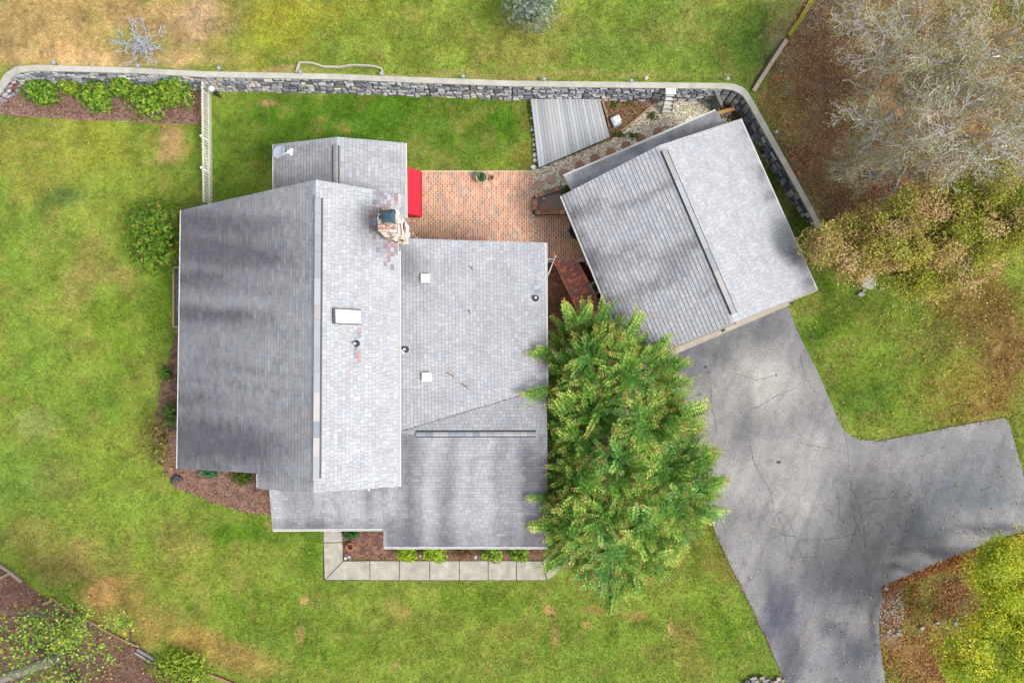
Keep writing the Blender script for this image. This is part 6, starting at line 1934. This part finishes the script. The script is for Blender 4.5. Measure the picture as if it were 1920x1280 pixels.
def tree2(name, base_px, cpx, rx, ry, zc, hz, label, ncl, nleaf, pal, seed, leaf=(.06, .11), clump=.26, aspect=.7, bark=(150, 136, 120), r=.12, group=None, twigs=0, tint=.16, tl=.55, tr=.010):
    """trunk, limbs that reach leaf clumps spread unevenly through the crown"""
    rs = random.Random(seed); rg = np.random.default_rng(seed); st0 = random.getstate(); random.seed(seed)
    g_ = gz(*base_px); b = P(*base_px, g_); c = P(*cpx, zc); k = (H - zc) / F; RX, RY = rx * k, ry * k
    e_ = empty(name, b, label, 'tree', group)
    cl = []
    while len(cl) < ncl:
        a = rs.uniform(0, 6.283); q = rs.uniform(0, 1) ** .45; irr = .72 + .5 * float(vn(math.cos(a) * 1.7 + seed, math.sin(a) * 1.7, seed))
        zf = math.sqrt(max(0, 1 - min(1, q * q))) ; zz = rs.uniform(-.35, 1) * zf
        cl.append(Vector((c.x + math.cos(a) * q * irr * RX, c.y + math.sin(a) * q * irr * RY, zc + zz * hz * .5)))
    fork = b.lerp(c, .38); fork.z = g_ + (zc - g_) * .38
    prim = []
    for i in range(8):
        a = 6.283 * i / 8 + rs.uniform(-.3, .3); q = rs.uniform(.3, .55)
        prim.append(Vector((c.x + math.cos(a) * q * RX, c.y + math.sin(a) * q * RY, zc - hz * rs.uniform(.0, .3))))
    segs = []; tips = []
    def limb(a, b_, r0, r1, n=4, w_=.10):
        p = a; L = (b_ - a).length
        for i in range(n):
            t = (i + 1) / n; q = a.lerp(b_, t) + (Vector((rs.gauss(0, 1), rs.gauss(0, 1), rs.gauss(0, .6))) * L * w_ * (1 - t) if i < n - 1 else Vector())
            segs.append((p, q, r0 + (r1 - r0) * (t - 1 / n), r0 + (r1 - r0) * t)); p = q
    limb(b - Vector((0, 0, .1)), fork, r, r * .75, 3, .04)
    for p in prim: limb(fork, p, r * .55, r * .26)
    for q in cl:
        p = min(prim, key=lambda x: (x - q).length); limb(p, q, r * .2, tr, 3, .13)
        if twigs:
            for _ in range(twigs):
                d = (q - c).normalized() + Vector((rs.gauss(0, .7), rs.gauss(0, .7), rs.gauss(.2, .5)))
                grow(q.lerp(p, rs.uniform(0, .6)), d, tl * rs.uniform(.7, 1.3), tr * 1.2, 2, segs, tips, .6, (2, 3), .72, .1, 0, .2)
    thick = [x for x in segs if x[2] > r * .3]; thin = [x for x in segs if x[2] <= r * .3]
    segs_mesh('trunk', thick, 'bark', e_, S(*bark), 7); segs_mesh('branches', thin, 'bark', e_, S(*bark), 4)['kind'] = 'stuff'
    T = np.array([list(x[0]) for x in tips]) if tips else np.array([list(x) for x in cl])
    ii = rg.integers(0, len(T), nleaf)
    ntone = len(cl); cidx = np.array([list(x) for x in cl])
    tone = np.array(pal)[rg.integers(0, len(pal), ntone)]
    if tips: own = ((T[:, None, :] - cidx[None]) ** 2).sum(-1).argmin(1)
    else: own = np.arange(len(T))
    size = rg.uniform(.6, 1.35, len(T))
    off = rg.normal(0, 1, (nleaf, 3)); off /= np.linalg.norm(off, axis=1, keepdims=True); off *= rg.uniform(0, 1, (nleaf, 1)) ** .5 * 1.7
    p = T[ii] + off * clump * size[ii][:, None] * [1, 1, .7]
    d = rg.normal(0, 1, (nleaf, 3)); nn = rg.normal(0, 1, (nleaf, 3)); nn[:, 2] = np.abs(nn[:, 2]) + .7
    Ln = rg.uniform(leaf[0], leaf[1], nleaf)
    mixc = np.array(pal)[rg.integers(0, len(pal), nleaf)]
    col = (tone[own[ii]] * .6 + mixc * .4) * rg.uniform(1 - tint, 1 + tint, (nleaf, 1))
    leaf_mesh('crown', p, d, nn, Ln, Ln * aspect, col, 'leaf', e_)
    random.setstate(st0)
    return e_


OL = [c * 1.5 for c in (S(172, 166, 112), S(144, 146, 92), S(196, 180, 132), S(126, 128, 80), S(184, 158, 112))]
gT = 'half-bare grey trees in the woods'
GB = (240, 236, 230)
kb = dict(pal=OL, leaf=(.05, .10), clump=.16, aspect=.6, bark=GB, r=.10, group=gT, twigs=2, tr=.012)
for sd_, (bp, cp_, rx, ry, zc, nc, nl, lb) in enumerate((
    ((1770, 255), (1820, 240), 125, 100, 6.6, 50, 4200, 'half-bare grey tree with pale crooked limbs above the autumn trees at right'),
    ((1680, 120), (1715, 95), 100, 85, 5.8, 40, 4200, 'half-bare grey tree with olive leaves in the middle of the woods'),
    ((1650, 230), (1672, 222), 78, 80, 4.8, 32, 3400, 'half-bare tree nearest the stone wall in the woods'),
    ((1820, 110), (1880, 80), 95, 75, 6.4, 36, 3400, 'half-bare tree close to the top right corner'),
    ((1740, 170), (1775, 160), 80, 60, 6.0, 26, 2400, 'half-bare tree with a dense twig tangle in the centre of the woods'),
    ((1610, 60), (1625, 50), 55, 50, 4.4, 18, 1300, 'half-bare tree near the top edge beside the brush pile'),
    ((1640, 330), (1650, 325), 72, 40, 3.2, 20, 2600, 'low half-bare scrub tree above the autumn trees, left of the red leaf litter'),
    ((1860, 290), (1895, 290), 70, 45, 5.0, 20, 2400, 'half-bare tree at the right photo edge just above the autumn trees'))):
    tree2('bare_tree', bp, cp_, rx, ry, zc, 2.6, lb, nc, int(nl * 1.7), seed=100 + sd_, **kb)
# brush at the top of the woodland edge
e_ = empty('brush_pile', G(1560, 12), 'tangled pile of bare grey brush at the top of the woodland edge', 'brush')
segs = []; tips = []
b = G(1566, 6)
for k in range(22):
    a = random.uniform(0, 6.28); grow(b + Vector((random.gauss(0, .3), random.gauss(0, .3), 0)), (math.cos(a), math.sin(a), .35), .8, .022, 2, segs, tips, .4, (2, 3), .8, .05, 0, .15)
segs_mesh('branches', segs, 'bark', e_, S(176, 160, 150), 4)
for a, b, lb in ((1590, 155, 'short pale log lying in the leaf litter left of the woods'), (1686, 355, 'thin mossy fallen branch on the red leaf litter')):
    m = MB(); p0, p1 = G(a - 12, b - 3, .08), G(a + 18, b + 3, .10)
    if a > 1650: p0, p1 = G(1700, 312, .1), G(1664, 372, .1)
    m.tube([p0, p0.lerp(p1, .4) + Vector((0, .08, .05)), p0.lerp(p1, .7) + Vector((.05, -.05, .02)), p1], [.05, .045, .035, .015], 7, S(190, 186, 176)); o = m.obj('fallen_branch', 'bark'); prop(o, lb, 'branch')

# ---- autumn trees
AU = [c * 1.6 for c in (S(208, 172, 130), S(196, 152, 116), S(170, 168, 70), S(150, 158, 56), S(216, 186, 146), S(186, 176, 84), S(160, 140, 70), S(204, 160, 130))]
gA = 'pink and yellow autumn trees beside the garage'
AY = [c * 1.5 for c in (S(150, 164, 50), S(172, 176, 60), S(186, 182, 70), S(130, 150, 46))]
ka = dict(leaf=(.06, .11), clump=.30, aspect=.75, bark=(150, 136, 120), group=gA, tint=.25)
tree2('autumn_tree', (1610, 485), (1604, 468), 76, 60, 4.4, 2.4, 'pinkish autumn tree closest to the garage roof corner', 60, 17000, AU + AY[:2], 201, **ka)
tree2('autumn_tree', (1690, 440), (1712, 428), 100, 74, 5.0, 2.6, 'tan and pink autumn tree in the middle of the autumn group', 75, 21000, AU + AY[:3], 202, **ka)
tree2('autumn_tree', (1820, 420), (1858, 400), 98, 92, 5.4, 2.8, 'yellow-green autumn tree at the right photo edge above the lawn', 90, 26000, AU[:4] + AY + AY, 203, **ka)
tree2('autumn_tree', (1705, 515), (1712, 518), 66, 44, 3.4, 1.8, 'low olive autumn tree hanging over the lawn below the others', 34, 9500, AY + AY + AU[:1], 204, **ka)
tree2('autumn_tree', (1790, 480), (1800, 482), 78, 50, 4.0, 2.0, 'mid-sized yellow and tan autumn tree at the lower right of the autumn group', 46, 13000, AY + AU, 205, **ka)
# bird bath and stones under them
bb_ = empty('bird_bath', P(1627, 531, 0), 'pale round bird bath on dark soil below the pinkish autumn tree', 'bird bath')
c = P(1628, 530, .5); m = MB(); m.lathe((c.x, c.y, 0), [(.18, 0), (.12, .06), (.08, .2), (.09, .45), (.24, .5), (.3, .6), (.27, .6), (.18, .54)], 20, S(205, 208, 205)); m.obj('basin', 'concrete', bb_, True)
for a, b, rr, lb in ((1612, 552, .2, 'flat tan rock right below the bird bath'), (1618, 545, .12, 'small rock between the flat tan rock and the bird bath'), (1651, 541, .1, 'small reddish rock to the right of the bird bath'),
                     (1660, 1102, .14, 'grey rock at the driveway fork tip'), (1682, 1186, .16, 'largest grey rock in the gravelly patch by the driveway'), (1667, 1180, .1, 'smaller rock left of the largest one by the driveway'), (1728, 1176, .14, 'mossy rock in the south-east leaf litter'), (1757, 1166, .13, 'grey rock in the leaf litter nearest the yellow tree, left of its neighbour'), (1790, 1167, .15, 'pale grey rock at the foot of the yellow tree')):
    c = P(a, b, 0); it_ = stone_piece(c + Vector((0, 0, .03)), Vector((1, 0, 0)), Vector((0, 1, 0)), Vector((0, 0, 1)), rr * 2, rr * 1.3, rr * .6, S(178, 176, 168), .9, .7)
    o = mesh_obj('rock', it_[0], it_[1], 'stone', None, it_[2]); prop(o, lb, 'rock')
# stone heap at the bottom
e_ = empty('rock_heap', P(1432, 1275, 0), 'heap of pale stones at the bottom edge beside the driveway', 'rocks')
its = []
for k in range(60):
    a, b = random.uniform(1392, 1468), random.uniform(1268, 1300); b += abs(a - 1430) * .12
    its.append(stone_piece(P(a, b, random.uniform(.02, .12)), Vector((1, .2 * random.random(), 0)).normalized(), Vector((-.1, 1, .1)).normalized(), Vector((random.gauss(0, .2), random.gauss(0, .2), 1)).normalized(), random.uniform(.12, .3), random.uniform(.1, .2), .08, S(*random.choice([(190, 180, 172), (150, 146, 146), (210, 198, 190), (126, 120, 118)]))))
pieces('stone', its, 'stone', e_, 300, 'stone_infill')
pebbles('loose_gravel', [(1650, 1130), (1668, 1100), (1690, 1096), (1696, 1140), (1690, 1190), (1652, 1200)], 900, (.02, .05), [S(190, 166, 150), S(160, 140, 130), S(210, 200, 190)], z0=.02)

# ---- yellow tree lower right
YL = [c * 1.85 for c in (S(200, 196, 48), S(168, 184, 50), S(130, 166, 46), S(216, 206, 60), S(110, 150, 44), S(190, 200, 70))]
ky = dict(leaf=(.09, .16), clump=.34, aspect=.32, bark=(150, 146, 130), group='yellow trees at the lower right', tint=.22)
tree2('yellow_tree', (1860, 1190), (1880, 1228), 104, 78, 4.8, 2.6, 'larger yellow-green tree at the bottom right corner', 95, 26000, YL, 301, **ky)
tree2('yellow_tree', (1880, 1090), (1912, 1100), 94, 84, 4.4, 2.6, 'brighter yellow tree at the right edge just below the driveway', 85, 24000, YL + [S(220, 206, 50) * 1.5], 302, **ky)

# ---- tall sparse tree, lower left: close to the camera
LM = [c * 1.45 for c in (S(160, 196, 60), S(136, 180, 56), S(176, 210, 90), S(120, 164, 60), S(150, 190, 70), S(190, 190, 70))]
kl = dict(pal=LM, aspect=.85, bark=(120, 112, 106))
tree('sparse_tree', (150, 1160), (50, 1110), 7.4, 'tall sparse lime-leaved tree over the corner bed, its thin branches at the left edge', depth=4, L=.40, r=.12, nleaf=3400, leaf=(.08, .13), kids=(2, 3), clump=.3, shrink=.68, spread=.7, group='sparse lime-leaved trees', **kl)
tree('sparse_tree', (140, 1270), (110, 1300), 7.0, 'tall sparse lime-leaved tree at the bottom left with the thick leaning grey trunk', depth=4, L=.40, r=.2, nleaf=1500, leaf=(.09, .15), kids=(2, 3), clump=.35, shrink=.66, spread=.7, group='sparse lime-leaved trees', **kl)
tree('sapling', (245, 1205), (238, 1090), 3.4, 'thin dark sapling with a few leaves standing on the corner bed edging', depth=3, L=.36, r=.045, nleaf=260, leaf=(.08, .12), kids=(2, 2), clump=.2, shrink=.62, spread=.6, **kl)
e_ = empty('leaning_trunk', P(118, 1225, 0), 'thick weathered grey trunk reaching out of the frame at the bottom left corner', 'tree trunk')
p0 = P(118, 1228, .1); p1 = P(0, 1272, 2.4); m = MB(); m.tube([p0, p0.lerp(p1, .4), p0.lerp(p1, .8), p1, p0.lerp(p1, 1.5)], [.26, .24, .22, .2, .15], 12, S(156, 148, 142)); m.obj('trunk', 'bark', e_, True)
